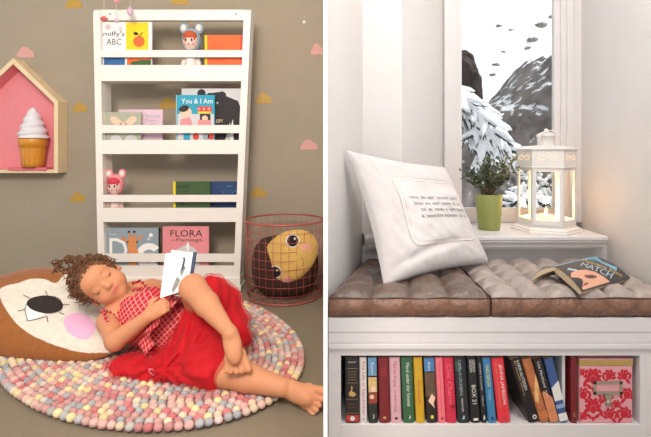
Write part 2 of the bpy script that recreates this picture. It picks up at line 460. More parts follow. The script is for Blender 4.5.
# second shelf
bear_bg = mat('bear_cover', (206, 204, 206), .6, .03)
def d_bear(m, fn):
    P(m, fn, [(200, 96), (212, 93), (219, 92), (226, 96), (238, 101), (241.5, 110), (241.5, 140), (232, 140), (230, 122), (225, 140), (205, 140)], dark_print)
    for c in ((201.5, 93.3), (222, 95.5)): P(m, fn, circ(*c, 4.2, n=14), dark_print, .0009)
    P(m, fn, [(208, 93), (215, 93), (220, 97), (220, 106), (205, 106)], dark_print, .001)
    P(m, fn, circ(217.5, 103, 1.2, n=8), grey_print, .0013); m.text('SLEEPY', fn, skin_print, 218, -121, 10, 3.4, .0013)
    P(m, fn, [(230, 140), (231.5, 124), (233, 119), (233.6, 140)], white_m, .0012)
pic_book('large pale picture book with a dark bear behind the blue one', 182, 242, 88.5, 2, 2.232, bear_bg, d_bear)
teal = mat('teal_print', (44, 158, 186), .6, .05)
def d_you(m, fn):
    P(m, fn, [(177.6, 114), (214, 114), (214, 140), (177.6, 140)], bear_bg, .0007)
    m.text('You & I Am', fn, white_m, 197, -101, 31, 5.2, .001)
    P(m, fn, circ(185.8, 112, 6, 5.2), skin_print, .001); P(m, fn, circ(184, 108.6, 5.2, 3.2, rot=-.3), ink, .0014)
    P(m, fn, [(181, 119), (190, 117), (193, 125), (180, 125)], pink_print, .001); P(m, fn, [(183.5, 133), (190, 133), (190, 140), (183.5, 140)], teal, .001)
    P(m, fn, [(197, 106.5), (212, 106.5), (211.5, 113), (198, 113)], red_print, .001); P(m, fn, [(198, 111.5), (211, 111.5), (211, 113.5), (198, 113.5)], yellow_print, .0012)
    P(m, fn, [(200, 114), (210.5, 114), (210.5, 121), (200, 121)], ink, .0012); P(m, fn, circ(205, 118.5, 3), skin_print, .0015)
    P(m, fn, [(198, 120), (211, 120), (211, 125), (198, 125)], pink_print, .0016)
    for x, c in ((196, red_print), (206, grey_print), (211, red_print)): P(m, fn, circ(x, 136.5, 3.3, n=12), c, .001)
    for x in (199, 204, 209): P(m, fn, circ(x, 109, 1.6, n=10), pink_print, .0014)
pic_book('turquoise picture book with a dark haired boy by a little shop', 176.5, 214.5, 95, 2, 2.207, teal, d_you, spine=white_m)
lilac = mat('lilac_cover', (222, 190, 206), .6, .04); sage = mat('sage_cover', (172, 172, 154), .6, .05)
def d_lil(m, fn):
    m.text('Ten Little', fn, grey_print, 153, -116, 15, 3); m.text('Fingers', fn, grey_print, 152, -120.6, 12, 3); m.text('and', fn, grey_print, 152, -124.5, 6, 2)
pic_book('lilac board book with rounded corners on the second shelf', 119, 162.5, 109.5, 2, 2.235, lilac, d_lil, rnd=.0008)
def d_sage(m, fn):
    P(m, fn, circ(116, 121, 6.5, 3.6, rot=.6), skin_print); P(m, fn, circ(131, 121, 6.5, 3.6, rot=-.6), skin_print)
    P(m, fn, circ(123.5, 127, 4, 5), skin_print); P(m, fn, circ(116, 140, 6, 5), bear_bg, .0009); P(m, fn, circ(131, 140, 6, 5), bear_bg, .0009)
pic_book('sage green picture book with peach ears overlapping the lilac one', 104.5, 141, 112, 2, 2.208, sage, d_sage)
# third shelf
dgreen = mat('deep_green_cover', (62, 88, 50), .6, .06); navy = mat('navy_cover', (38, 60, 104), .6, .06)
def d_gr(m, fn):
    m.text('RABBIT', fn, dark_print, 184.5, -186.6, 13, 3.4); m.text('at play', fn, dark_print, 184, -191, 11, 1.6)
    m.text('goes out', fn, dark_print, 184, -204.5, 10, 3)
    P(m, fn, [(173.6, 181.5), (175.6, 181.5), (175.6, 209), (173.6, 209)], yellow_print, .0009)
pic_book('dark green board book with a yellow spine on the third shelf', 173.5, 210, 181.5, 3, 2.207, dgreen, d_gr, spine=yellow_print)
def d_nv(m, fn):
    m.text('abc', fn, teal, 229.5, -186, 5.5, 2)
    for i in range(9): P(m, fn, circ(222+i*1.7, 191.5+1.2*math.sin(i*2.3), .5, n=6), teal)
pic_book('navy blue board book at the right end of the third shelf', 208, 238, 181.5, 3, 2.225, navy, d_nv)
# bottom shelf
slate = mat('slate_cover', (146, 160, 168), .6, .05); giraffe = mat('giraffe_print', (214, 140, 84), .6, .22, 160)
def ring(cx, cy, r0, r1, a0, a1, n=18):
    return [(cx+r1*math.cos(a0+(a1-a0)*i/n), cy+r1*math.sin(a0+(a1-a0)*i/n)) for i in range(n+1)]+[(cx+r0*math.cos(a1-(a1-a0)*i/n), cy+r0*math.sin(a1-(a1-a0)*i/n)) for i in range(n+1)]
def strip(m, fn, pts, mm, off):
    n = len(pts)//2
    for i in range(n-1): 
        q = [pts[i], pts[i+1], pts[2*n-2-i], pts[2*n-1-i]]; P(m, fn, q, mm, off)
def d_gir(m, fn):
    m.text('D', fn, white_m, 118.5, -250, 18, 24, .0008)
    strip(m, fn, ring(149, 256, 6.5, 13, PI*.25, 1.78*PI, 24), white_m, .0008)
    m.text('A new', fn, white_m, 113, -234, 8, 1.6, .0008)
    P(m, fn, [(127.6, 240), (130, 236.5), (134.6, 236.5), (137.4, 240), (136, 247), (138.8, 252), (136, 256.5), (130, 256), (128, 250)], giraffe, .0012)
    P(m, fn, [(129, 254), (137, 254), (137, 268), (128.5, 268)], giraffe, .0011)
    for x in (128.9, 134.3):
        P(m, fn, [(x-.6, 232), (x+1, 232), (x+1.4, 238), (x-.2, 238)], giraffe, .0013); P(m, fn, circ(x+.1, 231.8, 1.5, 1.1, n=10), dark_print, .0015)
    P(m, fn, [(128.6, 243), (122, 239.4), (119.6, 236.6), (125, 237.2)], giraffe, .0013); P(m, fn, [(136.6, 241), (139, 236), (143.6, 234.8), (141, 239)], giraffe, .0013)
    for x in (127.8, 137.2): P(m, fn, circ(x, 242, 1, n=8), dark_print, .0016)
    P(m, fn, circ(151, 235, 2, n=12), white_m, .0012); P(m, fn, circ(148.8, 239, 1.6, n=12), bear_bg, .0012)
pic_book('grey blue picture book with a giraffe and big white letters', 104.5, 158.5, 228, 4, 2.207, slate, d_gir, spine=dark_print, hinge='right')
m_dk = mat('dark_cover', (44, 40, 38), .6, .05)
def d_flo(m, fn):
    m.text('FLORA', fn, dark_print, 186.5, -233.3, 32, 6.6); m.text('and the', fn, dark_print, 173.5, -240, 4, 1.6); m.text('Flamingo', fn, dark_print, 189.5, -240.3, 26, 4)
    P(m, fn, [(168, 254), (176, 250), (183, 246), (188, 245), (193, 247), (198, 252), (200, 262), (199, 268), (168, 268)], bear_bg, .0008)
    P(m, fn, [(186, 246), (188, 241), (189.5, 246), (188, 252)], white_m, .0011)
pic_book('pink picture book with a flamingo title on the bottom shelf', 163, 208.7, 226.5, 4, 2.206, pink_print, d_flo)

# ---- hooded doll figurines
pale_vinyl = mat('pale_vinyl', (224, 196, 184), .5, .03); white_vinyl = mat('white_vinyl', (230, 222, 214), .5, .03)
blue_vinyl = mat('blue_grey_vinyl', (150, 170, 184), .5, .03); pink_vinyl = mat('pink_vinyl', (236, 146, 154), .5, .03)
ginger = mat('ginger_hair', (190, 84, 48), .7, .2, 200); pink_hair = mat('pink_red_hair', (206, 62, 78), .7, .15, 200)
cyan_m = mat('cyan_ribbon', (70, 180, 214), .5, .03)
def figurine(label, px, pyt, row, Y, hood, body, hairm, bow):
    top = W(px, pyt, Y); zb = ROWZ[row]; H = top.z-zb; t = thing('doll_figurine', label, 'figurine', (top.x, Y, zb), 0, 'hooded doll figurines on the bookshelf')
    s = H/.205; t.scale = (.76, .8, 1)
    m = MB(); m.lathe([(.0, 0), (.030*s, .002*s), (.032*s, .03*s), (.029*s, .07*s), (.02*s, .095*s), (.0, .10*s)], body, cap=False)
    for k in (-1, 1): m.tube([(k*.024*s, -.002, .085*s), (k*.038*s, -.006, .055*s), (k*.041*s, -.010, .03*s)], [.011*s, .011*s, .009*s], body); m.ell((k*.016*s, -.012*s, .008*s), (.014*s, .02*s, .01*s), body, sub=2)
    m.build('body', t)
    hz = .138*s
    m = MB(); m.ell((0, 0, hz), (.045*s, .040*s, .047*s), hood)
    for k in (-1, 1):
        m.ell((k*.036*s, 0, .184*s), (.0215*s, .010*s, .0215*s), hood); 
    m.build('hood', t)
    m = MB()
    for k in (-1, 1): m = MB(); m.ell((k*.036*s, -.0075*s, .184*s), (.014*s, .006*s, .014*s), white_vinyl, sub=2); m.build('inner_ear', t)
    m = MB(); m.ell((0, -.016*s, hz-.005*s), (.036*s, .030*s, .037*s), pale_vinyl)
    for k in (-1, 1): m.ell((k*.014*s, -.0445*s, hz-.004*s), (.0045*s, .003*s, .006*s), dark_print, sub=2); m.ell((k*.02*s, -.040*s, hz-.017*s), (.007*s, .004*s, .005*s), pink_vinyl, sub=2)
    m.ell((0, -.0455*s, hz-.020*s), (.005*s, .002*s, .0025*s), red_print, sub=1); m.ell((0, -.047*s, hz-.011*s), (.003*s, .003*s, .003*s), pale_vinyl, sub=1)
    m.build('face', t)
    m = MB(); m.ell((0, -.021*s, hz+.013*s), (.034*s, .027*s, .020*s), hairm)
    for k in (-2, -1, 0, 1, 2): m.ell((k*.011*s, -.042*s+abs(k)*.004*s, hz+.012*s-abs(k)*.004*s), (.007*s, .006*s, .011*s), hairm, sub=2)
    m.build('fringe', t)
    m = MB()
    for k in (-1, 1): m.ell((k*.012*s, -.030*s, .093*s), (.013*s, .008*s, .008*s), bow, sub=2)
    m.ell((0, -.034*s, .093*s), (.005*s,)*3, bow, sub=2); m.build('bow', t)
figurine('doll figurine in a blue grey hood with round ears on the top shelf', 191.5, 22.5, 1, 2.225, blue_vinyl, white_vinyl, ginger, cyan_m)
figurine('pink hooded doll figurine with round ears on the third shelf', 115.8, 169, 3, 2.225, pink_vinyl, pale_vinyl, pink_hair, pink_vinyl)

# ---- hanging bead ornaments in front of the bookshelf top
thread = mat('thread', (206, 196, 192), .7, .02); bead_p = mat('pink_bead', (222, 150, 160), .4, .08); bead_r = mat('rose_bead', (212, 96, 104), .4, .08)
bead_w = mat('lilac_bead', (214, 182, 200), .4, .06)
def ornament(label, px, y1, beads):
    Y = 2.12; e = W(px, y1, Y); t = thing('hanging_ornament', label, 'ornament', e, 0, 'bead ornaments hanging above the bookshelf')
    m = MB(); m.tube([(0, 0, 0), (0, 0, 1.62-e.z)], .0011, thread, 6); m.build('thread', t)
    for by, rx, rz, mm in beads:
        c = W(px, by, Y)-e; m = MB(); m.lathe([(.0, -rz), (rx*.55, -rz*.75), (rx, -rz*.1), (rx*.85, rz*.35), (rx*.4, rz*.8), (.0, rz*1.25)], mm, c=c, cap=False, n=14); m.build('bead', t)
ornament('rose pink bead hanging at the left corner of the alphabet book', 104, 19, [(18.8, .018, .012, bead_r)])
ornament('pale bead on the longest string hanging before the bookshelf top rail', 116.5, 22, [(1, .013, .015, bead_p), (20.5, .012, .012, bead_w)])
ornament('lilac lantern shaped bead hanging before the top rail, rightmost of the three strings', 130, 18, [(11.5, .016, .022, bead_w)])
m = MB(); a = W(104, 0, 2.12); b = W(130, 0, 2.12)
m.tube([(a.x-.03, 2.12, 1.62), (b.x+.03, 2.12, 1.62)], .006, white_paint); m.tube([((a.x+b.x)/2, 2.12, 1.62), ((a.x+b.x)/2, 2.42, 1.62)], .006, white_paint)
tag(m.build('hanging_rod'), 'white rod on the wall from which the bead ornaments hang', 'rod')

# ---------------------------------------------------------------- wooden house shelf with ice cream lamp
ply = mat('pale_plywood', (230, 206, 168), .6, .06, 20); pink_in = mat('pink_house_inside', (230, 140, 146), .6, .03)
YH = 2.334; hc = W(13, 173, YH); s = YH/F
hs = thing('house_shelf', 'pale wooden house shaped wall shelf painted pink inside', 'shelf', hc)
def hp(px, py): return ((px-13)*s, (173-py)*s)
outer = [hp(-32, 173), hp(58, 173), hp(58, 101), hp(13, 58), hp(-32, 101)]
inner = [hp(-28, 169.5), hp(54, 169.5), hp(54, 103), hp(13, 64), hp(-28, 103)]
m = MB(); D = .085
vs = []
for pl, y in ((outer, 0), (inner, 0), (outer, D), (inner, D)): vs += [(p[0], y, p[1]) for p in pl]
fs = []; fi = []
for i in range(5):
    j = (i+1) % 5; fs += [(i, j, 5+j, 5+i), (10+i, 15+i, 15+j, 10+j), (i, 10+i, 10+j, j)]; fi.append((5+i, 5+j, 15+j, 15+i))
m.add(vs, fs, ply); m.add(vs, fi, ply); m.build('frame', hs, fix=False)
m = MB(); m.prism([(p[0]*.999, p[1]) for p in inner], D-.006, D, pink_in)
m.build('back_panel', hs)
m = MB()                                                    # thin pink lining on the inner faces
il = [(p[0]*.985, p[1]+(.0012 if k < 2 else -.002)) for k, p in enumerate(inner)]
vs = [(p[0], y, p[1]) for y in (.004, D-.007) for p in il]
m.add(vs, [(i, (i+1) % 5, 5+(i+1) % 5, 5+i) for i in range(5)], pink_in); m.build('lining', hs)
ic = thing('ice_cream_lamp', 'ice cream cone lamp with a white swirl standing in the house shelf', 'lamp', W(32.5, 167.5, 2.342))
s = 2.345/F
cone_m = mat('cone_plastic', (214, 142, 44), .35, .05, coat=.3); swirl_m = mat('swirl_plastic', (226, 224, 228), .35, .02, coat=.2)
m = MB(); m.lathe([(0, 0), (9.2*s, .001), (9.8*s, 4*s), (11.4*s, 19*s), (11.6*s, 20*s), (12.6*s, 20.4*s), (12.8*s, 28*s), (12.2*s, 29*s), (0, 29*s)], cone_m, cap=False, n=32)
for i in range(14):
    a = 2*PI*i/14; m.tube([(math.cos(a)*9.6*s, math.sin(a)*9.6*s, 2*s), (math.cos(a)*11.4*s, math.sin(a)*11.4*s, 19*s)], .0012, cone_m, 5)
m.build('cone', ic)
m = MB()
def sw(u, v):
    base = 13.6*(1-v)**.62+0.2; lob = 1+.085*math.cos(2*PI*(v*4.2-u)); a = 2*PI*u
    return (math.cos(a)*base*lob*s, math.sin(a)*base*lob*s, (29+31*v)*s)
m.grid(sw, 40, 60, swirl_m, closeu=True); m.build('swirl', ic)
mm_ = mat('pink_base_print', (220, 110, 124), .6, .2, 300)
pb = MB(); s2 = 2.345/F; pb.box(-22*s2, -.02, 0, 16*s2, .035, 3*s2, mm_, .002)
tag(pb.build('pink_tray', loc=W(32.5, 170.3, 2.345)), 'flat pink patterned tray under the ice cream lamp', 'tray')
ic.location = W(32.5, 170.3, 2.345)+Vector((0, .004, 3*s2+.0005)); ic.scale = (1, 1, 1)

# ---------------------------------------------------------------- felt ball rug
zr = 0.004
cx_, cy_, a_, b_ = 147.5, 359.0, 157.5, 72.5
out = []
NP_ = 720
for i in range(NP_):
    t = 2*PI*i/NP_; px = cx_+a_*math.cos(t); py = cy_+b_*math.sin(t); Y = F*(EYE-.012)/(py-HY)
    out.append(((px-325.5)/F*Y, Y))
out = np.array(out); rc = out.mean(0)
d = np.roll(out, -1, 0)-np.roll(out, 1, 0); Nn = np.stack([-d[:, 1], d[:, 0]], 1); Nn /= np.linalg.norm(Nn, axis=1)[:, None]
if ((rc-out)*Nn).sum(1).mean() < 0: Nn = -Nn
R0 = .0115; balls = []
k = 0
while True:
    dd = R0+k*R0*1.78; p = out+Nn*dd
    D2 = np.sqrt(((p[:, None, :]-out[None, :, :])**2).sum(2)).min(1); ok = D2 > dd-.0012
    q = p[ok]
    if len(q) < 8: break
    seg = np.linalg.norm(np.roll(q, -1, 0)-q, axis=1); L_ = seg.sum(); n = max(int(L_/(R0*2.0)), 1)
    cum = np.concatenate([[0], np.cumsum(seg)]); qq = np.concatenate([q, q[:1]])
    ph = random.random()
    for i in range(n):
        sft = (i+ph)/n*L_; x = np.interp(sft, cum, qq[:, 0]); y = np.interp(sft, cum, qq[:, 1]); balls.append((x, y))
    k += 1
    if k > 60: break
pal = [(206, 160, 156), (196, 142, 140), (222, 184, 174), (180, 178, 176), (200, 194, 188), (234, 212, 164), (206, 128, 130), (216, 190, 180), (172, 172, 176), (204, 156, 148), (214, 172, 164), (226, 204, 176)]
pal = [lin(*c)**1.12 for c in pal]
b = bmesh.new(); bmesh.ops.create_icosphere(b, subdivisions=2, radius=1); b.verts.ensure_lookup_table()
BV = np.array([v.co[:] for v in b.verts]); BF = np.array([[v.index for v in f.verts] for f in b.faces]); b.free()
Vs, Qs, Cs = [], [], []
for i, (x, y) in enumerate(balls):
    r = R0*random.uniform(.93, 1.07); v = BV*[r, r, r*.9]+[x-rc[0]+random.uniform(-.001, .001), y-rc[1]+random.uniform(-.001, .001), R0*.95+zr]
    Vs.append(v); Qs.append(BF+i*len(BV)); c = random.choice(pal)*random.uniform(.85, 1.1); Cs.append(np.tile(c, (len(BV), 1)))
felt = mat('felt_balls', (200, 150, 150), .95, .10, 200, bump=.25, bscale=300, attr='tint', spec=.15, sheen=.3)
rug = np_mesh('felt_ball_rug', np.concatenate(Vs), np.concatenate(Qs), felt, col=np.concatenate(Cs))
rug.location = (rc[0], rc[1], 0); tag(rug, 'round rug of pink, grey and cream felt balls under the child', 'rug')
print('balls', len(balls))
m = MB(); felt_base = mat('rug_base', (150, 104, 106), .95, .1, 100)
m.prism([((p[0]-rc[0])*.968, (p[1]-rc[1])*.968) for p in out[::6]], .0005, .009, felt_base, 'z'); m.build('backing', rug)

# ---------------------------------------------------------------- wire basket with a soft toy
copper = mat('pink_copper_wire', (186, 92, 84), .4, .08, metal=.3)
YB = 2.12; cb = Vector(((284.5-325.5)/F*YB, YB, 0)); RB = 38.5/F*YB; HB = EYE-(219.5-HY)/F*YB
bk = thing('wire_basket', 'round pink copper wire mesh basket standing beside the bookshelf', 'basket', cb)
def circ3(r, z, n=48): return [(r*math.cos(2*PI*i/n), r*math.sin(2*PI*i/n), z) for i in range(n)]
m = MB(); m.tube(circ3(RB, HB), .0042, copper, 8, True); m.build('rim', bk)
m = MB(); m.tube(circ3(RB*.95, .006), .0035, copper, 8, True); m.build('base_ring', bk)
m = MB()
for i in range(32):
    a = 2*PI*i/32; m.tube([(RB*.95*math.cos(a), RB*.95*math.sin(a), .006), (RB*math.cos(a), RB*math.sin(a), HB)], .0010, copper, 5)
for j in range(1, 9): m.tube(circ3(RB*(.95+.05*j/9), HB*j/9), .0010, copper, 5, True)
for j in range(-3, 4):
    x = j*RB*.24; y = math.sqrt((RB*.94)**2-x*x); m.tube([(x, -y, .005), (x, y, .005)], .0010, copper, 5); m.tube([(-y, x, .005), (y, x, .005)], .0010, copper, 5)
m.build('wire_mesh', bk)
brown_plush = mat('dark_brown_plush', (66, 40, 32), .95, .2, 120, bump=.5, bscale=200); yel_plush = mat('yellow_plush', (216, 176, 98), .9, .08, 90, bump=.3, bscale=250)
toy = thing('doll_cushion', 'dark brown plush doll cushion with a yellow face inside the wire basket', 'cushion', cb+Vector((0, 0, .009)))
m = MB()
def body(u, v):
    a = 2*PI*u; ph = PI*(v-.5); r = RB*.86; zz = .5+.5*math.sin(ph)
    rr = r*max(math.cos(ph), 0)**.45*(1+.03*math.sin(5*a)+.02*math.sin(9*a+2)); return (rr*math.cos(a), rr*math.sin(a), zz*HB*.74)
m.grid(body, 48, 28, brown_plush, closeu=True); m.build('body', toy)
m = MB(); fc = W(289.5, 257, YB-RB*.80)-toy.location; Rt = Matrix.Rotation(math.radians(-12), 3, 'Z') @ Matrix.Rotation(math.radians(-8), 3, 'X')
sc_ = (YB-RB*.8)/F
ang = math.radians(40)
def face(u, v):                                     # disc: u angle, v radius
    a = 2*PI*u; r = v; ax_, az_ = 31*sc_, 24*sc_
    x = r*ax_*math.cos(a); z = r*az_*math.sin(a); y = -.030*math.sqrt(max(1-r*r, 0))
    x, z = x*math.cos(ang)-z*math.sin(ang), x*math.sin(ang)+z*math.cos(ang)
    bow_ = (x*x)/(2*RB)*1.1
    return Vector((x, y+bow_, z))+fc+Vector((0, .006, 0))
m.grid(face, 40, 12, yel_plush, closeu=True); m.build('face', toy)
def fs_(u, v):
    x, z = (u-289.5)*sc_, (-v-0)*0
    return None
def facept(px, py):
    q = W(px, py, YB-RB*.8)-toy.location-fc; x, z = q.x, q.z
    xx, zz = x*math.cos(-ang)-z*math.sin(-ang), x*math.sin(-ang)+z*math.cos(-ang)
    r2 = (xx/(31*sc_))**2+(zz/(24*sc_))**2
    return Vector((x, -.030*math.sqrt(max(1-r2, 0))+x*x/(2*RB)*1.1+.006, z))+fc
ff = lambda u, v: (facept(u, -v), Vector((0, -1, 0)))
blk = mat('black_felt', (28, 22, 22), .8, .1); wht = mat('white_felt', (222, 214, 200), .8, .05); chk = mat('cheek_felt', (226, 164, 140), .8, .05)
for ex, ey in ((293, 240), (275.5, 271.5)):
    m = MB(); m.patch([(x, -y) for x, y in circ(ex, ey, 7, 6.6)], ff, wht, 3, .0012); m.patch([(x, -y) for x, y in circ(ex, ey, 5.6, 5.4)], ff, blk, 3, .0022)
    m.patch([(x, -y) for x, y in circ(ex+2, ey-2, 1.0)], ff, wht, 1, .003); m.build('eye', toy)
for ex, ey in ((306, 247), (287, 279)):
    m = MB(); m.patch([(x, -y) for x, y in circ(ex, ey, 5.4, 4)], ff, chk, 3, .0012); m.build('cheek', toy)
m = MB(); pts = [facept(299+4.5*math.sin(t)*1.0, 262-6*math.cos(t)*1.0)+Vector((0, -.002, 0)) for t in np.linspace(.5, 2.3, 8)]
m.tube(pts, .0012, mat('mouth_thread', (150, 84, 48), .8), 5); m.build('mouth', toy)
# ---------------------------------------------------------------- face cushion under the head
brown_c = mat('caramel_velour', (150, 92, 44), .9, .10, 60, bump=.35, bscale=40, sheen=.3, attr='tint')
uC = Vector((1, 0, 0)); nC = Vector((-.04, -.46, .885)).normalized(); vC = nC.cross(uC).normalized(); uC = vC.cross(nC).normalized()
cC = W(28, 318, 1.56)
# outline given in photo pixels, laid in the cushion's own plane
def plane_uv(px, py):
    d = Vector(((px-325.5)/F, 1, -(py-HY)/F)); o = Vector((0, 0, EYE)); t = (cC-o).dot(nC)/d.dot(nC); p = o+d*t-cC
    return p.dot(uC), p.dot(vC)
ol = [plane_uv(*p) for p in [(114, 351), (112, 330), (100, 300), (85, 280), (62, 270), (35, 270), (5, 277), (-30, 283), (-60, 290), (-72, 315), (-55, 340), (-20, 352), (20, 358), (60, 361), (90, 360)]]
def spline_closed(pts, n):
    out_ = []; K = len(pts)
    for i in range(n):
        t = i/n*K; k = int(t); f = t-k; a, b, c, d = [Vector(pts[(k+j) % K]) for j in (-1, 0, 1, 2)]
        out_.append(.5*((2*b)+(c-a)*f+(2*a-5*b+4*c-d)*f*f+(3*b-a-3*c+d)*f**3))
    return out_
OC = spline_closed(ol, 160); octr = Vector((0, 0))
for q in OC: octr += q/len(OC)
TH = .07
def csurf(u, v):                                     # upper skin height from (u,v) in plane
    d = Vector((u, v))-octr; a = math.atan2(d.y, d.x)
    R = rad_at(a); r = min(d.length/R, 1)
    return TH*max(1-r**2.6, 0)**.6
_ra = sorted([(math.atan2((q-octr).y, (q-octr).x), (q-octr).length) for q in OC])
_raa = np.array([x[0] for x in _ra]); _rar = np.array([x[1] for x in _ra])
def rad_at(a): return float(np.interp(a, _raa, _rar, period=2*PI))
cream_pts = [plane_uv(*p) for p in [(110, 351), (98, 353), (80, 352), (60, 347), (42, 340), (30, 334), (18, 325), (9, 314), (2, 302), (0, 291), (8, 285), (20, 281), (36, 279), (50, 282), (64, 284), (82, 280), (95, 292), (108, 318), (113, 336)]]
CP = [tuple(q) for q in spline_closed(cream_pts, 120)]
def inside(p, poly):
    x, y = p; c = False; n = len(poly); j = n-1
    for i in range(n):
        if (poly[i][1] > y) != (poly[j][1] > y) and x < (poly[j][0]-poly[i][0])*(y-poly[i][1])/(poly[j][1]-poly[i][1])+poly[i][0]: c = not c
        j = i
    return c
CPX = [tuple(q) for q in spline_closed([(111, 351), (98, 353), (80, 352), (60, 347), (42, 340), (30, 334), (18, 325), (9, 314), (2, 302), (-1, 291), (5, 286), (18, 283), (30, 279), (44, 279), (56, 283), (66, 274), (84, 274), (100, 288), (112, 310), (118, 332)], 120)]
Vt = []; Ct = []; nA, nR = 420, 120; brn = lin(150, 90, 42); crm = lin(222, 212, 198)
for sgn in (1, -1):
    for j in range(nR):
        r = j/(nR-1); 
        for i in range(nA):
            a = -PI+2*PI*i/nA; R = rad_at(a); d = Vector((math.cos(a), math.sin(a)))*R*r; q = octr+d
            h = TH*max(1-r**2.6, 0)**.6*(1 if sgn > 0 else .55)
            wr = noise.noise(Vector((q.x*9, q.y*9, 1+sgn)))*.006*min(1, (1-r)*6)+.003*math.sin(a*42)*max(0, r-.8)*5*(1-r)*5
            p = cC+uC*q.x+vC*q.y+nC*(sgn*(h+wr)); Vt.append(p[:]); Ct.append(crm if (sgn > 0 and inside((325.5+p.x/p.y*F, HY+(EYE-p.z)/p.y*F), CPX)) else brn)
Qt = []
for s_ in (0, 1):
    b0 = s_*nA*nR
    for j in range(nR-1):
        for i in range(nA):
            q = (b0+j*nA+i, b0+j*nA+(i+1) % nA, b0+(j+1)*nA+(i+1) % nA, b0+(j+1)*nA+i); Qt.append(q[::-1] if s_ == 0 else q)
Vt = np.array(Vt); base = Vector((cC.x, cC.y, 0)); 
Vt[:, 2] = np.maximum(Vt[:, 2], .022)
cush = np_mesh('face_cushion', Vt-np.array(base[:]), np.array(Qt)[:, ::-1], brown_c, col=np.array(Ct)); cush.location = base
tag(cush, 'caramel brown and cream floor cushion with a big eye and pink cheek', 'cushion')
def cfn(px, py_neg):
    u, v = plane_uv(px, -py_neg); q = Vector((u, v)); h = csurf(u, v)
    wr = noise.noise(Vector((q.x*9, q.y*9, 2)))*.006
    return cC+uC*u+vC*v+nC*(h+wr)-base, nC
# parallax of the raised skin: shift targets so that marks land where the photo has them
def cf(px, pyn): 
    p, n_ = cfn(px, pyn); g = p+base
    sx_ = 325.5+g.x/g.y*F; sy_ = HY+(EYE-g.z)/g.y*F
    return cfn(2*px-sx_, -(2*(-pyn)-sy_))
felt_k = mat('black_applique', (44, 36, 34), .9, .08); felt_p = mat('pink_applique', (232, 176, 206), .9, .04); felt_w = mat('white_applique', (240, 236, 228), .9, .02)
m = MB(); m.patch([(26.5, -317), (25, -311), (27, -306), (31, -303), (40, -309), (46, -312), (43, -315), (35, -318), (27, -320)], cf, felt_w, 3, .0015); m.patch([(x, -y) for x, y in circ(45, 305.0, 17.8, 8.2, 40, .05)], cf, felt_k, 5, .0028)
def cline(pts, r=.0011):
    m.tube([cf(x, -y)[0]+nC*.002 for x, y in pts], r, felt_k, 5)
cline([(28, 303), (25.3, 309), (25.6, 314), (27, 319.5)]); cline([(27, 319.5), (37, 318), (46.5, 315.8)])
for ln in ([(17.5, 311.5), (25, 310)], [(24, 296), (30, 299)], [(46, 292), (48, 297)], [(46.5, 315.8), (47.5, 321)], [(59, 312), (64, 314)], [(63, 304), (69, 304.5)], [(54, 297.5), (60, 300), (63, 305)]): cline(ln)
m.build('eye', cush)
m = MB(); m.patch([(x, -y) for x, y in circ(79.5, 324.5, 16.5, 11.5, 40, .35)], cf, felt_p, 5, .0018); m.build('cheek', cush)

# ---------------------------------------------------------------- the child
skin = mat('skin', (226, 168, 128), .55, .03, 25, attr='tint', spec=.3)
skin.node_tree.nodes['Principled BSDF'].inputs['Subsurface Weight'].default_value = .12
skin.node_tree.nodes['Principled BSDF'].inputs['Subsurface Radius'].default_value = (.02, .008, .004)
skin.node_tree.nodes['Principled BSDF'].inputs['Subsurface Scale'].default_value = .5
A = lambda v: np.array(v[:], float)
n_ = Vector((.46, -.86, .22)).normalized(); U_ = Vector((-.78, -.33, .53)); U_ = (U_-n_*U_.dot(n_)).normalized(); L_ = n_.cross(U_).normalized()
# L_ points to the far (upper right) side of the face
if L_.z < 0: L_ = -L_
eyemid = W(101, 282.5, 1.42)
HC = eyemid-n_*.058-U_*.006
hs_ = .90
def HS(*r): return tuple(x*hs_ for x in r)
def hp_(l, u, n): return HC+(L_*l+U_*u+n_*n)*hs_
RH = [L_[:], U_[:], n_[:]]
base_g = Vector((W(170, 340, 1.45).x, 1.45, 0))
neck = W(122, 308, 1.49); chest = W(144, 316, 1.48); belly = W(172, 327, 1.49); pelv = W(205, 328, 1.50)
sho_n = W(109, 322, 1.44); elb_n = W(115, 341, 1.355); wri_n = W(148, 316.5, 1.345)
sho_f = W(132, 291, 1.60); elb_f = W(152, 287, 1.60); wri_f = W(176, 289, 1.46)
knee_u = W(193, 288, 1.37); ank_u = W(230, 333, 1.197); hip_u = W(208, 322, 1.53)
hip_l = W(205, 335, 1.42); knee_l = W(226, 372, 1.262); ank_l = W(282, 387, 1.19)
S = SDF((-.86, 1.04, .0), (.0, 1.72, .40), .0031)
S.ell(A(hp_(0, .022, -.012)), HS(.070, .074, .080), RH, .01)
S.ell(A(hp_(0, -.028, .014)), HS(.056, .058, .056), RH, .02)
for k in (-1, 1):
    S.ell(A(hp_(k*.031, -.034, .036)), HS(.024, .024, .024), RH, .02)      # cheeks
    S.ell(A(hp_(k*.027, .004, .058)), HS(.0145, .0095, .010), RH, .006)     # lids
    S.ell(A(hp_(k*.068, -.012, -.008)), HS(.008, .023, .014), RH, .006)     # ears
    S.ell(A(hp_(k*.074, -.010, -.003)), HS(.004, .014, .007), RH, .003, sub=True)
    S.cap(A(hp_(k*.008, -.0235, .070)), A(hp_(k*.009, -.0235, .068)), .0058, .005, .004)
S.ell(A(hp_(0, .036, .042)), HS(.046, .030, .030), RH, .02)
S.cap(A(hp_(0, .006, .060)), A(hp_(0, -.018, .074)), .006, .0085, .008)
S.cap(A(hp_(-.011, -.043, .064)), A(hp_(.011, -.043, .064)), .0052, .0052, .004)
S.cap(A(hp_(-.009, -.050, .061)), A(hp_(.009, -.050, .061)), .0056, .0056, .003)
S.cap(A(hp_(-.020, -.0465, .062)), A(hp_(.020, -.0465, .062)), .0012, .0012, .002, sub=True)
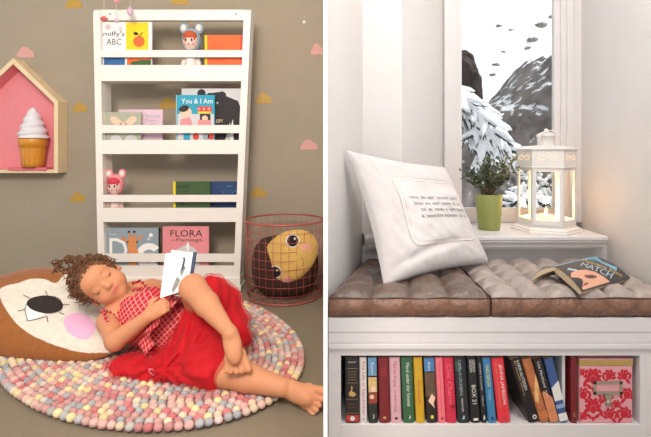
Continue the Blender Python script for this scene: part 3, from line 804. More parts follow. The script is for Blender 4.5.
S.ell(A(hp_(0, -.070, .044)), HS(.020, .015, .017), RH, .014)
S.cap(A(hp_(0, -.055, -.02)), A(neck), .034, .036, .015)
S.chain([A(neck), A(chest), A(belly), A(pelv)], [.045, .074, .078, .076], .03)
S.chain([A(neck), A(sho_n), ], [.035, .036], .02); S.chain([A(neck), A(sho_f)], [.035, .034], .02)
S.chain([A(sho_n), A(elb_n), A(wri_n)], [.0335, .028, .0185], .010)
S.chain([A(sho_f), A(elb_f), A(wri_f)], [.030, .026, .018], .010)
S.chain([A(pelv), A(hip_u), A(knee_u)], [.070, .054, .0405], .015)
S.chain([A(knee_u), A(knee_u*.62+ank_u*.38+Vector((.004, -.006, 0))), A(ank_u)], [.0395, .0345, .0165], .008)
S.chain([A(pelv), A(hip_l), A(knee_l)], [.065, .057, .0415], .015)
S.chain([A(knee_l), A(knee_l*.62+ank_l*.38), A(ank_l)], [.040, .037, .0245], .012)
def hand(wr, dirp, nrm, curl, tside, s=1.0, k=.0045):
    """palm + five fingers: dirp to knuckles, nrm back-of-hand normal, fingers curl away from nrm"""
    dirp = dirp.normalized(); nrm = (nrm-dirp*nrm.dot(dirp)).normalized(); sd = dirp.cross(nrm)*tside
    pc = wr+dirp*.024*s; S.ell(A(pc), (.026*s, .022*s, .0125*s), [dirp[:], sd[:], nrm[:]], .008)
    for i, (ln, off) in enumerate(((.030, .0165), (.034, .006), (.032, -.005), (.026, -.0155))):
        p = wr+dirp*(.040-abs(off)*.12)*s+sd*off*s; d1 = (dirp-nrm*.25*curl).normalized(); p1 = p+d1*ln*.45*s
        d2 = (dirp*(1-.6*curl)-nrm*.9*curl).normalized(); p2 = p1+d2*ln*.35*s; d3 = (dirp*(.6-1.1*curl)-nrm*curl).normalized(); p3 = p2+d3*ln*.28*s
        S.chain([A(pc+sd*off*.8*s), A(p), A(p1), A(p2), A(p3)], [.006*s, .0066*s, .0062*s, .0056*s, .0048*s], .0025)
    t0 = wr+dirp*.012*s+sd*.016*s; t1 = t0+(dirp*.6+sd*.7-nrm*.2).normalized()*.020*s; t2 = t1+(dirp*.9+sd*.15-nrm*.3).normalized()*.017*s
    S.chain([A(t0), A(t1), A(t2)], [.009*s, .0075*s, .0058*s], .005)
hand(wri_n, Vector((.75, .10, .50)), Vector((-.35, -.93, .1)), .75, -1, 1.0)
hand(wri_f, Vector((.5, -.5, .3)), Vector((.1, .8, .3)), .7, -1, .95)
def foot(an, fwd, up, lat, s=1.0, big=1, hb=.016):
    """heel, instep and five toes; fwd to toes, up away from the sole, lat to the big toe side"""
    fwd = fwd.normalized(); up = (up-fwd*up.dot(fwd)).normalized(); lat = fwd.cross(up)*big
    heel = an-fwd*hb*s-up*.022*s; ball = an+fwd*.060*s-up*.026*s
    S.cap(A(an), A(heel), (.0165 if hb < .01 else .0195)*s, .017*s, .006)
    S.ell(A(an+fwd*(.028 if hb < .01 else .030)*s-up*(.007 if hb < .01 else .014)*s), (.050*s, .0235*s, .018*s), [fwd[:], lat[:], up[:]], .008)
    S.ell(A(ball), (.026*s, .030*s, .0125*s), [fwd[:], lat[:], up[:]], .012)
    for i, (o, l, r) in enumerate(((.021, .026, .0098), (.0075, .027, .0072), (-.004, .025, .0068), (-.0145, .021, .0064), (-.024, .016, .0060))):
        t0 = ball+fwd*.010*s+lat*o*s; t1 = t0+fwd*l*s+lat*(o*.25)*s-up*.001
        S.chain([A(t0), A(t1)], [r*s*.92, r*s*1.02], .0018)
foot(ank_u, Vector((.26, -.36, -.88)), Vector((.08, -.92, .36)), None, 1.0, -1, .0)
foot(ank_l, Vector((.82, -.55, -.12)), Vector((-.35, -.85, .30)), None, 1.08, -1)
Vb, Qb = S.mesh(1)
col = np.tile(lin(206, 142, 104), (len(Vb), 1))
loc = (Vb-A(HC)) @ np.array([L_[:], U_[:], n_[:]]).T/hs_
def tint(mask_c, rgb, w):
    global col
    col = col*(1-w[:, None])+np.array(rgb)[None, :]*w[:, None]
def blob(c, r, soft=.35):
    q = np.sqrt((((loc-np.array(c))/np.array(r))**2).sum(1)); return np.clip((1-q)/soft, 0, 1)
tint(None, lin(204, 108, 98), blob((0, -.0465, .068), (.017, .009, .012)))
for k in (-1, 1):
    tint(None, lin(236, 150, 124), .45*blob((k*.034, -.028, .05), (.022, .018, .03), .9))
    tint(None, lin(158, 108, 76), .7*blob((k*.027, .0235, .063), (.016, .0034, .02), .6))
tint(None, lin(214, 142, 112), .5*blob((0, -.022, .08), (.013, .012, .02), .8))
girl = thing('person', 'toddler in a red dress lying on the rug reading a book', 'person', base_g)
def girl_part(name, V, Q, mm, cl=None, par=None):
    return np_mesh(name, V-A(base_g), Q, mm, par or girl, cl)
girl_body = girl_part('body', Vb, Qb, skin, col)
lash = mat('eyelash', (72, 44, 30), .8)
m = MB(); m.T = Matrix.Translation(-base_g)
for k in (-1, 1):
    m = MB(); m.T = Matrix.Translation(-base_g)
    pts = []
    for t in np.linspace(-1, 1, 9):
        l = k*.027+t*.0125; u = -.0025-.0035*(1-t*t); 
        nn = .058+.010*math.sqrt(max(1-(t*.8)**2-((u-.004)/.0095)**2*.6, .05))+.0006; pts.append(hp_(l, u, nn))
    m.tube(pts, [.0006+.0008*(1-t*t) for t in np.linspace(-1, 1, 9)], lash, 6)
    m.build('eyelashes', girl)

# hair: soft cap with curls
hair_m = mat('brown_hair', (110, 72, 46), .6, .35, 60, bump=.4, bscale=120, spec=.4)
H = SDF(A(HC)-.16, A(HC)+.16, .0031)
H.ell(A(hp_(0, .024, -.018)), HS(.079, .082, .086), RH, .01)
H.ell(A(hp_(-.02, .045, -.055)), HS(.058, .055, .050), RH, .015)
H.ell(A(hp_(.015, .085, -.035)), HS(.040, .030, .036), RH, .01)
H.ell(A(hp_(0, -.040, .105)), HS(.088, .112, .108), RH, .006, sub=True)
H.ell(A(hp_(0, -.135, .00)), HS(.11, .085, .11), RH, .008, sub=True)
xs = H.coords(); Xg, Yg, Zg = np.meshgrid(*xs, indexing='ij')
q = [(Xg-HC.x), (Yg-HC.y), (Zg-HC.z)]
lu = sum(L_[i]*q[i] for i in range(3)); uu = sum(U_[i]*q[i] for i in range(3)); nn_ = sum(n_[i]*q[i] for i in range(3))
H.F += (.0022*np.sin(190*lu+14*np.sin(40*uu))+.0016*np.sin(260*uu+60*nn_)*np.sin(140*lu)).astype(np.float32)
Vh, Qh = H.mesh(0); hair = girl_part('hair', Vh, Qh, hair_m)
m = MB(); m.T = Matrix.Translation(-base_g)
rnd = random.Random(5)
def curl(c, axis, r, turns, ln, tr):
    axis = axis.normalized(); a = axis.orthogonal().normalized(); b = axis.cross(a); ph = rnd.random()*6.28; pts = []
    K = int(12*turns)
    for i in range(K+1):
        t = i/K; an = ph+2*PI*turns*t; rr = r*(1-.35*t); pts.append(c+axis*(ln*t)+a*rr*math.cos(an)+b*rr*math.sin(an))
    m.tube(pts, [tr*(1-.5*i/K) for i in range(K+1)], hair_m, 5)
for i in range(300):
    th = rnd.uniform(-PI, PI); z = rnd.uniform(-.25, 1.0); rr = math.sqrt(max(1-z*z, 0)); l = .078*rr*math.cos(th); nn2 = -.018+.086*rr*math.sin(th); u = .024+.084*z
    if nn2 > .038-.03*(u < .03) : continue
    if u < .0 and nn2 > -.02: continue
    p = hp_(l, u, nn2); out_d = (p-HC).normalized()
    curl(p, out_d*.6+Vector((rnd.uniform(-1, 1), rnd.uniform(-1, 1), rnd.uniform(-1, 1)))*.7, rnd.uniform(.005, .010), rnd.uniform(.8, 1.8), rnd.uniform(.006, .02), rnd.uniform(.0013, .0026))
for i in range(46):                                        # loose curls on the crown
    c = W(rnd.uniform(54, 84), rnd.uniform(257, 272), 1.47); curl(c, Vector((rnd.uniform(-1, 1), rnd.uniform(-1, .3), rnd.uniform(-.3, 1))), rnd.uniform(.007, .013), rnd.uniform(1, 1.8), rnd.uniform(.01, .02), rnd.uniform(.0016, .003))
for i in range(60):                                        # strands swept back from the forehead
    l = rnd.uniform(-.055, .055); pts = []
    for t in np.linspace(0, 1, 8):
        u = .058+.040*math.sin(t*1.5)-abs(l)*.45*(1-t); nn2 = .060-.11*t-abs(l)*.4; q = hp_(l*(1+.12*t)+.003*math.sin(9*t+i), u, nn2)
        dvec = (q-hp_(0, .020, -.014)); sc2 = math.sqrt((dvec.dot(L_)/(.0765*hs_))**2+(dvec.dot(U_)/(.081*hs_))**2+(dvec.dot(n_)/(.0865*hs_))**2)
        pts.append(hp_(0, .020, -.014)+dvec/max(sc2, .3)*1.02)
    m.tube(pts, [.0012+.0016*t for t in np.linspace(0, 1, 8)], hair_m, 5)
m.build('curls', hair)

# red printed top
top_m = lattice('trellis_print', (196, 34, 44), (236, 176, 172), 185, .20, (0, 2))
T = SDF((-.78, 1.30, .0), (-.36, 1.68, .32), .0035)
T.chain([A(neck*.62+chest*.38), A(chest), A(belly)], [.054, .083, .088], .03)
T.chain([A(belly), A(belly*.75+pelv*.25)], [.088, .092], .02)
T.cap(A(chest+Vector((0, 0, .02))), A(sho_f*.6+chest*.4), .07, .045, .02)
# neckline and the arm hole
T.ell(A(hp_(0, -.12, .02)), HS(.045, .042, .06), RH, .006, sub=True)
T.cap(A(sho_n+Vector((-.02, -.02, .0))), A(elb_n), .046, .030, .006, sub=True)
T.cap(A(W(112, 306, 1.43)), A(W(122, 312, 1.36)), .020, .016, .006, sub=True)
xs = T.coords(); Xg, Yg, Zg = np.meshgrid(*xs, indexing='ij')
T.F += (.0020*np.sin(70*Xg+50*Zg)+.0012*np.sin(120*Zg-60*Xg+20)).astype(np.float32)
Vt_, Qt_ = T.mesh(1); topo = girl_part('top', Vt_, Qt_, top_m)
m = MB(); m.T = Matrix.Translation(-base_g)
def frill(pts, w, nrm, amp=.004, fr=60, mm=top_m, thick=.0):
    pts = [Vector(p) for p in pts]
    def fn(u, v):
        t = u*(len(pts)-1); k = min(int(t), len(pts)-2); p = pts[k].lerp(pts[k+1], t-k); return p+nrm*(w*(v-.5))+nrm.cross(pts[-1]-pts[0]).normalized()*amp*math.sin(fr*u)*(.4+v)
    m.grid(fn, 80, 5, mm)
frill([W(102, 309, 1.44), W(105, 317, 1.40), W(109, 326, 1.385), W(113, 336, 1.375)], .016, Vector((.85, -.3, .3)).normalized(), .003, 50)
frill([W(103, 310, 1.43), W(112, 313, 1.37), W(121, 322, 1.355), W(127, 329, 1.36)], .012, Vector((-.3, -.4, .8)).normalized(), .002, 46)
frill([W(132, 284, 1.47), W(140, 281, 1.44), W(150, 290, 1.40)], .014, Vector((.1, -.6, .8)).normalized(), .003, 40)
m.build('shoulder_frill', topo)
# flared peplum: cone of cloth opening towards the lap
pep_in = lattice('peplum_lining', (212, 110, 116), (238, 190, 186), 170, .3, (0, 2))
m = MB(); m.T = Matrix.Translation(-base_g)
pc0 = W(156, 323, 1.47); ax = Vector((.80, -.50, -.12)); ax.normalize(); pa = Vector((0, 0, 1)); pa = (pa-ax*pa.dot(ax)).normalized(); pb_ = ax.cross(pa)
def pep(u, v, dr=0):
    a = 2*PI*u; r = .084+.014*v+(.007*math.sin(a*11)+.005*math.sin(a*7+1))*v+dr; sft = .015+.085*v+.006*math.sin(a*9)*v
    p = pc0+ax*sft+pa*(r*math.cos(a))+pb_*(r*math.sin(a)); p.z = max(p.z, .028+.004*math.sin(a*13)); return p
m.grid(pep, 160, 14, top_m, closeu=True); m.grid(lambda u, v: pep(u, v, -.0015), 160, 14, pep_in, closeu=True, flip=True)
m.build('peplum', topo)

# red tulle skirt
tulle = mat('red_tulle', (190, 14, 26), .75, .22, 30, bump=.3, bscale=50, sheen=.05, spec=.2)
tulle_v = mat('tulle_veil', (222, 34, 46), .8, .2, 40, bump=.2, bscale=60, alpha=.35, sheen=.1)
waist = W(186, 332, 1.47)
def skirt(off, name, mm, par):
    K = SDF((-.76, 1.12, .018), (-.20, 1.70, .36), .0038)
    o = off
    K.ell(A(W(204, 330, 1.50)), (.115+o, .12+o, .095+o), None, .03)
    K.cap(A(hip_u+Vector((0, .01, 0))), A(knee_u+Vector((.035, .055, -.035))), .088+o, .052+o, .03)
    K.cap(A(W(222, 300, 1.50)), A(W(236, 335, 1.44)), .050+o, .045+o, .03)
    K.ell(A(W(205, 352, 1.36)), (.095+o, .085+o, .060+o), None, .03)
    K.ell(A(W(208, 366, 1.275)), (.060+o, .060+o, .058+o), None, .02)
    K.cap(A(hip_l), A(hip_l.lerp(knee_l, .62)), .088+o, .062+o, .03)
    K.ell(A(W(185, 364, 1.33)), (.10+o, .075+o, .038+o), None, .03)
    K.ell(A(W(153, 366, 1.355)), (.110+o, .065+o, .030+o), None, .025)
    K.ell(A(W(124, 368, 1.37)), (.035+o, .05+o, .026+o), None, .02)
    xs = K.coords(); X, Y, Z = np.meshgrid(*xs, indexing='ij')
    an = np.arctan2(Z-waist.z+.02, X-waist.x); an2 = np.arctan2(Y-1.52, X-waist.x)
    r = np.sqrt((X-waist.x)**2+(Y-waist.y)**2+(Z-waist.z)**2)
    K.F += (np.clip(r*10-.2, 0, 1.2)*(.0036*np.sin(an2*22+3*np.sin(an*4))+.0024*np.sin(an*17+8*Y))).astype(np.float32)
    # keep the shin and knee outside the cloth
    K.cap(A(knee_u+Vector((-.004, -.012, .008))), A(ank_u), .0375, .030, .006, sub=True)
    K.ell(A(W(160, 314, 1.40)), (.062, .07, .055), None, .01, sub=True)
    V, Q = K.mesh(1); return girl_part(name, V, Q, mm, None, par)
sk = skirt(0, 'tulle_skirt', tulle, None); skirt(.009, 'tulle_overlayer', tulle_v, sk)
m = MB(); m.T = Matrix.Translation(-base_g); lace = mat('white_lace', (232, 170, 176), .8, .1)
lp = [W(154+5*math.cos(t), 371+2.6*math.sin(t)-1.2*math.cos(2*t), 1.285) for t in np.linspace(0, 6.0, 24)]
m.tube(lp, .0022, lace, 6); m.tube([W(158, 371, 1.285), W(164, 374, 1.283), W(169, 373, 1.283)], .0022, lace, 6)
m.build('ribbon', sk)

# open picture book in the child's hand
ob = thing('open_book', 'open white picture book with a dark blue spine held by the child', 'book', W(176, 296, 1.37))
BL, BR, TR, TL = W(160, 298, 1.372), W(187.5, 289.5, 1.385), W(193, 252.5, 1.43), W(165.5, 254, 1.41)
o = ob.location; white_gloss = mat('white_gloss_cover', (236, 240, 244), .35, .02); dblue = mat('dark_blue_spine', (24, 52, 84), .5, .05)
nb = (BR-BL).cross(TL-BL).normalized(); 
if nb.y > 0: nb = -nb
def leaf(name, q, th, mm, nn):
    m = MB(); vs = [p-o for p in q]+[p-o-nn*th for p in q]
    m.add(vs, [(0, 1, 2, 3), (7, 6, 5, 4), (0, 4, 5, 1), (1, 5, 6, 2), (2, 6, 7, 3), (3, 7, 4, 0)], mm); return m
m = leaf('cover', [BL, BR, TR, TL], .0022, white_gloss, nb)
def bf(u, v):
    s_, t_ = u, v; p = BL.lerp(BR, s_).lerp(TL.lerp(TR, s_), t_)-o; return p, nb
m.patch([(.46, .02), (.60, .16), (.72, .42), (.82, .60), (.78, .66), (.66, .58), (.52, .40), (.40, .12)], bf, mat('grey_drawing', (138, 136, 130), .5, .1), 2, .0006)
m.patch([(.62, .50), (.74, .58), (.76, .84), (.68, .82), (.66, .64)], bf, dblue, 2, .0009)
m.patch(circ(.70, .86, .05, .03), bf, mat('grey_drawing_two', (96, 104, 112), .5, .1), 1, .0011)
m.build('cover', ob, fix=True)
sp_ = .006; e = (BR-BL).normalized()
m = leaf('spine', [BR, BR+e*.010, TR+e*.010, TR], .012, dblue, nb); m.build('spine', ob, fix=True)
bk_ = Vector((0, .045, .004))
m = leaf('page_block', [BL-nb*.004+bk_*.25, BR-nb*.004, TR-nb*.004, TL-nb*.004+bk_*.25], .005, paper, nb); m.build('page_block', ob, fix=True)
m = leaf('cover', [BL-nb*.010+bk_, BR-nb*.0115, TR-nb*.0115, TL-nb*.010+bk_], .0022, white_gloss, nb); m.build('cover', ob, fix=True)
# ================================================================ window nook (right)
YF, YW, YG = 1.373, 1.814, 2.075           # bench front, wall behind the bench, window
def wall_prism(name, pts, z0, z1, mm):
    m = MB(); m.prism(pts, z0, z1, mm, 'z'); return tag(m.build(name, fix=True), kind='structure')
zsill = EYE-(236.5-HY)/F*1.74
wall_prism('wall_left', [(.0045, 1.36), (.008, 1.44), (.1455, YW-.001), (.1455, 2.42), (.0045, 2.42)], -.55, 2.2, nook_paint)
XR = W(607, 0, YW).x
wall_prism('wall_right', [(1.0, .45), (1.034, 1.36), (XR, YW), (XR+.045, YG+.03), (1.4, YG+.03), (1.4, .45)], -.55, 2.2, nook_paint)
xl = W(402, 0, YW).x; xg = W(447, 0, YG).x
wall_prism('wall_back_left', [(.1458, YW), (xl, YW), (xg, YG+.03), (.1458, YG+.03)], zsill-.004, 2.2, nook_paint)
m = MB(); m.box(.1458, YW, -.55, XR-.0005, YG+.03, zsill-.05, nook_paint); tag(m.build('wall_back'), kind='structure')
m = MB(); m.box(.1458, YG+.031, -.6, 1.5, YG+.16, zsill+.0, nook_paint); m.box(-.0, YG+.031, zsill, .50, YG+.16, 2.2, nook_paint); m.box(1.20, YG+.031, zsill, 1.6, YG+.16, 2.2, nook_paint)
tag(m.build('wall_outside'), kind='structure')
m = MB(); m.box(-.002, .3, -.62, 1.9, YW, -.55, mat('nook_floor_boards', (170, 140, 110), .6, .15, 8)); tag(m.build('floor_nook'), kind='structure')

# sill board with moulded nose
sl = []
for dx, z in ((0, 0), (-.0, -.012), (.006, -.018), (.006, -.024), (.016, -.034), (.022, -.036), (.022, -.05), (.03, -.054), (.03, -.060), (.06, -.062)): sl.append((1.74+dx, zsill+z))
prof = [(YG+.02, zsill), (1.743, zsill)]+[(y, z) for y, z in sl[1:]]+[(YG+.02, zsill-.0495)]
m = MB(); x1 = W(608, 0, 1.74).x
pr = [(1.7425, zsill), (1.74, zsill-.003), (1.74, zsill-.013), (1.7445, zsill-.018), (1.7445, zsill-.022), (1.755, zsill-.036), (1.757, zsill-.043), (1.768, zsill-.047), (1.768, zsill-.054), (YW-.0005, zsill-.054), (YW-.0005, zsill-.0495), (YG+.0295, zsill-.0495), (YG+.0295, zsill)]
m.prism([(p[0], p[1]) for p in pr], .15, x1, nook_trim, 'x'); 
m2 = m.build('windowsill', fix=True)
tag(m2, kind='structure')
# window frame and casing
w = MB()
zt = 1.9; zb = zsill+.0005
def px2x(px, Y=YG): return (px-325.5)/F*Y
def stile(a, b, y0, y1, bev=.003): w.box(px2x(a), y0, zb, px2x(b), y1, zt, nook_trim, bev)
stile(444, 451.5, YG-.012, YG+.03); stile(450.5, 456.5, YG-.004, YG+.03); stile(456, 462.3, YG+.006, YG+.03)
stile(554.8, 561, YG+.006, YG+.03); stile(560.5, 566, YG-.006, YG+.03); stile(565.5, 572, YG-.018, YG+.03, .005); stile(571.5, 584, YG-.010, YG+.03, .004)
zg = EYE-(208-HY)/F*YG
w.box(px2x(451), YG-.002, zb, px2x(566), YG+.03, zg-.006, nook_trim, .003); w.box(px2x(456), YG+.006, zg-.012, px2x(561), YG+.03, zg, nook_trim, .002)
w.box(px2x(446), YG-.010, zt, px2x(583), YG+.03, zt+.05, nook_trim)
wf = w.build('window_1'); tag(wf, kind='structure')
glass = mat('window_glass', (255, 255, 255), .02, .0, trans=1); glass.node_tree.nodes['Principled BSDF'].inputs['IOR'].default_value = 1.02
m = MB(); m.box(px2x(460), YG+.015, zg-.005, px2x(557), YG+.018, zt, glass); m.build('pane', wf)

# ---- bench with open book compartment
k = YF/F
def BX(px): return (px-325.5)*k
def BZ(py): return EYE-(py-HY)*k
bn = thing('window_bench', 'white painted window bench with a moulded edge and open book compartment', 'bench', (.5, YF, -.55))
def bb(name, boxes, mm=nook_trim, bev=.0015):
    m = MB()
    for b in boxes: m.box(b[0]-.5, b[1]-YF, b[2]+.55, b[3]-.5, b[4]-YF, b[5]+.55, mm, bev)
    return m.build(name, bn)
XL_, XR_ = .0085, 1.0275
ytop = BZ(317.5); Yb = YW-.003
bb('seat_board', [(XL_, YF-.004, BZ(333), XR_, Yb-.0, ytop)]) if 0 else None
m = MB(); seat = [(XL_, YF-.003), (XR_, YF-.003), (XR_+.078, YW-.004), (.1455, YW-.004), (XL_+.003, 1.45)]
m.prism([(x-.5, y-YF) for x, y in seat], BZ(331.5)+.55, ytop+.55, nook_trim, 'z'); m.build('seat_board', bn, fix=True)
bb('moulding', [(XL_, YF-.001, BZ(343), XR_, YF+.02, BZ(332)), (XL_, YF-.006, BZ(348.5), XR_, YF+.02, BZ(343.3)), (XL_, YF-.001, BZ(351), XR_, YF+.02, BZ(348.8))], bev=.002)
ox0, ox1, oz0, oz1 = BX(341), BX(640.5), BZ(425), BZ(356)
bb('front_frame', [(XL_, YF+.002, BZ(470), ox0, YF+.022, BZ(351.2)), (ox1, YF+.002, BZ(470), XR_, YF+.022, BZ(351.2)), (ox0, YF+.002, oz1, ox1, YF+.022, BZ(351.2)), (ox0, YF+.002, BZ(470), ox1, YF+.022, oz0)], bev=.0012)
CD = .215
bb('compartment', [(ox0-.012, YF+.0225, oz0-.015, ox1+.02, YF+CD, oz0-.0), (ox0-.012, YF+.0225, oz1+.002, ox1+.02, YF+CD, oz1+.014), (ox0-.014, YF+.0225, oz0, ox0-.002, YF+CD, oz1), (ox1+.003, YF+.0225, oz0, ox1+.02, YF+CD, oz1), (ox0-.014, YF+CD, oz0-.015, ox1+.02, YF+CD+.012, oz1+.014)], bev=0)
# slim upright seen between the leaning books and the last red one
pv = BX(568.5)
bb('divider', [(BX(566.2), YF+.024, oz0+.0003, BX(569.4), YF+CD-.001, oz1+.0017)])
bb('base_panel', [(XL_, YF+.004, -.55, XR_, YF+.02, BZ(470.2))])

# ---- books in the compartment
YBK = YF+.009; kb = YBK/F
def tcol(c): return mat('spine_ink', c, .5, .02)
inkw = mat('spine_white', (226, 222, 214), .5, .02); inkr = mat('spine_red', (186, 60, 56), .5, .03); inky = mat('spine_yellow', (222, 206, 80), .5, .03)
inkg = mat('spine_gold', (196, 160, 96), .5, .04); inkb = mat('spine_brown', (128, 70, 40), .5, .04); inkdb = mat('spine_dark', (40, 36, 50), .5, .04); inkpk = mat('spine_plum', (160, 70, 96), .5, .03); inksky = mat('spine_sky', (150, 196, 214), .5, .03)
CM = {}
def cover(c, var=.05):
    if c not in CM: CM[c] = mat('book_cover', c, .38, var, 40, coat=.2)
    return CM[c]
def spine_book(label, t0, t1, b0, b1, ytop, ybot, c, draw, dep=.13, dy=0, var=.05):
    """spine corners in photo columns at the top (t) and foot (b); the book leans if they differ"""
    Y = YBK+dy; kk = Y/F; zb_ = oz0+.0006; zt_ = min(EYE-(ytop-HY)*kk, oz1-.002)
    cb_ = ((b0+b1)/2-325.5)*kk; ct = ((t0+t1)/2-325.5)*kk; wd_ = ((b1-b0)+(t1-t0))/2*kk-.0006
    lean = math.atan2(ct-cb_, EYE-(ytop-HY)*kk-zb_); H_ = (zt_-zb_-wd_*abs(math.sin(lean)))/math.cos(lean)
    m = MB(); w2 = wd_/2; cv = cover(c, var); th = min(.0013, w2*.25)
    # curved spine + two boards
    sec = [(-w2, .004), (-w2*.8, .001), (-w2*.4, -.0004), (w2*.4, -.0004), (w2*.8, .001), (w2, .004), (w2, dep), (w2-th, dep), (w2-th, .0045), (w2*.7, .0025), (-w2*.7, .0025), (-w2+th, .0045), (-w2+th, dep), (-w2, dep)]
    m.prism(sec, 0, H_, cv, 'z')
    fn = lambda u, v: (Vector((u*w2, -.0003, v*H_)), Vector((0, -1, 0)))    # u in -1..1, v in 0..1
    draw(m, fn)
    bk = m.build('book')
    p = MB(); p.box(-w2+th+.0001, .006, .003, w2-th-.0001, dep-.003, H_-.003, pagem); p.build('page_block', bk)
    # stand on the lower corner
    off = w2*abs(math.sin(lean)); bk.location = (cb_, Y, zb_+off); bk.rotation_euler = (0, lean, 0)
    return tag(bk, label, 'book', 'books standing in the bench compartment')
def vt(m, fn, body, mm, v0, v1, hw=.42, u0=0):       # text running down the spine
    V, Fc = text2d(body); xs = [v[0] for v in V]; ys = [v[1] for v in V]; a0, a1, c0, c1 = min(xs), max(xs), min(ys), max(ys); out = []
    for a, c in V:
        p, n = fn(u0+(c-(c0+c1)/2)/(c1-c0)*2*hw, v0+(v1-v0)*(a-a0)/(a1-a0)); out.append(p+n*.0004)
    m.add(out, Fc, mm)
def R_(m, fn, u0, v0, u1, v1, mm, off=.0002): m.patch([(u0, v0), (u1, v0), (u1, v1), (u0, v1)], fn, mm, 1, off)
def d1(m, fn):
    R_(m, fn, -.95, .02, .95, .12, inkr); m.patch(circ(0, .07, .36, .035), fn, inkw, 1, .0004)
    for v in (.83, .61, .36, .15): R_(m, fn, -.9, v, .9, v+.004, inkg, .0003)
    m.text('SHELLEY', fn, inkw, 0, .93, 1.2, .022)
    for v in (.78, .74, .70, .66): m.text('in words', fn, inkg, 0, v, 1.1, .014)
    m.patch([(-.5, .42), (.1, .40), (.6, .43), (.3, .47), (-.05, .48), (.05, .55), (-.2, .57), (-.15, .50), (-.5, .47)], fn, inkg, 1, .0004)
    m.text('Mary', fn, inkb, 0, .28, 1.1, .03); m.text('Shelley', fn, inkb, 0, .235, 1.3, .025)
spine_book('thick black book with a small gold deer and red foot, first on the left', 345.3, 359, 345.5, 359.5, 357.4, 423.5, (38, 34, 36), d1)
def d2(m, fn): vt(m, fn, 'The Life in September', inkr, .95, .12, .5); m.text('2', fn, inkdb, 0, .06, .7, .03)
spine_book('slim white book with red script running down its spine', 359.6, 366.6, 359.8, 367.4, 357.4, 424, (222, 214, 210), d2)
def d3(m, fn):
    R_(m, fn, -.95, .70, .95, 1, cover((104, 150, 186), .2)); R_(m, fn, -.95, .46, .95, .72, cover((214, 178, 120), .3)); R_(m, fn, -.95, .30, .95, .47, cover((150, 64, 48), .4)); m.patch(circ(.1, .52, .6, .05), fn, skin_print, 1, .0005); m.patch(circ(-.2, .40, .5, .035), fn, skin_print, 1, .0005)
    vt(m, fn, 'Roman', inkw, .92, .74, .3); m.patch([(-.1, .06), (.25, .08), (.25, .12), (.0, .14), (.12, .10)], fn, inkw, 1, .0005)
spine_book('book with a painted spine fading from blue sky to dark green foot', 368, 376.4, 368.4, 378.2, 357.4, 423.8, (38, 46, 42), d3)
def d4(m, fn):
    for i, tx in enumerate(('ROT', 'NAT', 'ERA')): m.text(tx, fn, inkr, 0, .83-i*.05, 1.1, .03)
    m.patch(circ(0, .08, .3, .02), fn, inkg, 1, .0004)
spine_book('wine red book with small lettering near the top of its spine', 377.6, 388.6, 379.6, 390.2, 357.4, 424, (120, 32, 38), d4)
def d5(m, fn): vt(m, fn, 'Marian Keyes', inkpk, .94, .55, .4, -.1); vt(m, fn, 'bokförlag', inkpk, .50, .17, .28, -.1); m.patch(circ(0, .07, .3, .02), fn, inkdb, 1, .0004)
spine_book('pale pink book with plum lettering, between wine red and green', 389.3, 400, 391, 401.8, 357.4, 424, (212, 164, 172), d5)
def d6(m, fn): vt(m, fn, 'Mord under klar himmel', inkw, .92, .26, .3, .1); m.patch([(-.05, .06), (.25, .07), (.3, .10), (.1, .12), (.15, .09)], fn, inkw, 1, .0005)
spine_book('dark green book with pale lettering, right of the pale pink one', 400.8, 412.4, 403.3, 415, 357.4, 424, (52, 96, 66), d6)
def d7(m, fn): vt(m, fn, 'Om annat liv', inkr, .66, .28, .32)
spine_book('mustard yellow book with small red lettering', 413.4, 422.2, 416, 425.4, 357.4, 424.6, (202, 158, 42), d7)
def d8(m, fn):
    R_(m, fn, -.95, .78, .95, 1, cover((76, 124, 172), .15)); R_(m, fn, -.95, .40, .95, .79, cover((98, 74, 58), .4)); m.patch([(-.6, .34), (.2, .45), (.8, .38), (.4, .30), (.6, .22), (-.2, .30)], fn, skin_print, 1, .0005)
    vt(m, fn, 'Anna', inkw, .94, .80, .25); m.patch(circ(0, .09, .3, .03), fn, inky, 1, .0005)
spine_book('black footed book with a blue sky and brown street on its spine', 423.4, 434, 427, 438, 357.4, 424.4, (36, 32, 34), d8)
def d9(m, fn): vt(m, fn, 'Den perfekta kyssen', inkr, .92, .2, .3); m.patch(circ(0, .07, .35, .02), fn, inkb, 1, .0005)
spine_book('thin coral pink book beside the raspberry red one', 434.8, 443, 438.6, 446, 357.4, 424, (236, 116, 128), d9)
def d10(m, fn): vt(m, fn, 'Chic Charm', cover((230, 110, 120), .2), .9, .3, .45); m.patch(circ(.4, .25, .4, .03), fn, cover((130, 30, 40)), 1, .0005)
spine_book('raspberry red book, left of the thick black one', 443.3, 453.4, 446.4, 457, 357.4, 424, (204, 44, 72), d10, var=.15)
def d11(m, fn): vt(m, fn, 'CAMILLA LÄCKBERG', mat('spine_grey', (160, 176, 180), .5), .97, .42, .3, -.1); vt(m, fn, 'STENHUGGAREN', inkw, .38, .17, .15, -.1); R_(m, fn, -.9, .8, -.2, .95, cover((50, 84, 60), .3)); m.patch([(-.3, .05), (.1, .06), (.15, .10), (0, .12)], fn, inksky, 1, .0005)
spine_book('thick black book with long grey capitals down its spine', 454, 466, 458, 470.3, 357.4, 424, (34, 38, 42), d11)
def d12(m, fn):
    vt(m, fn, 'ANDERS ROSLUND', inkw, .97, .78, .26, .32); vt(m, fn, 'BORGE HELLSTROM', inkw, .97, .78, .26, -.34); vt(m, fn, 'BOX 21', inkw, .58, .29, .42); R_(m, fn, -.5, .035, .5, .07, inkw, .0004)
spine_book('black book with BOX 21 in white on its spine', 466.8, 476.2, 471.2, 480.8, 357.4, 422.5, (30, 30, 34), d12)
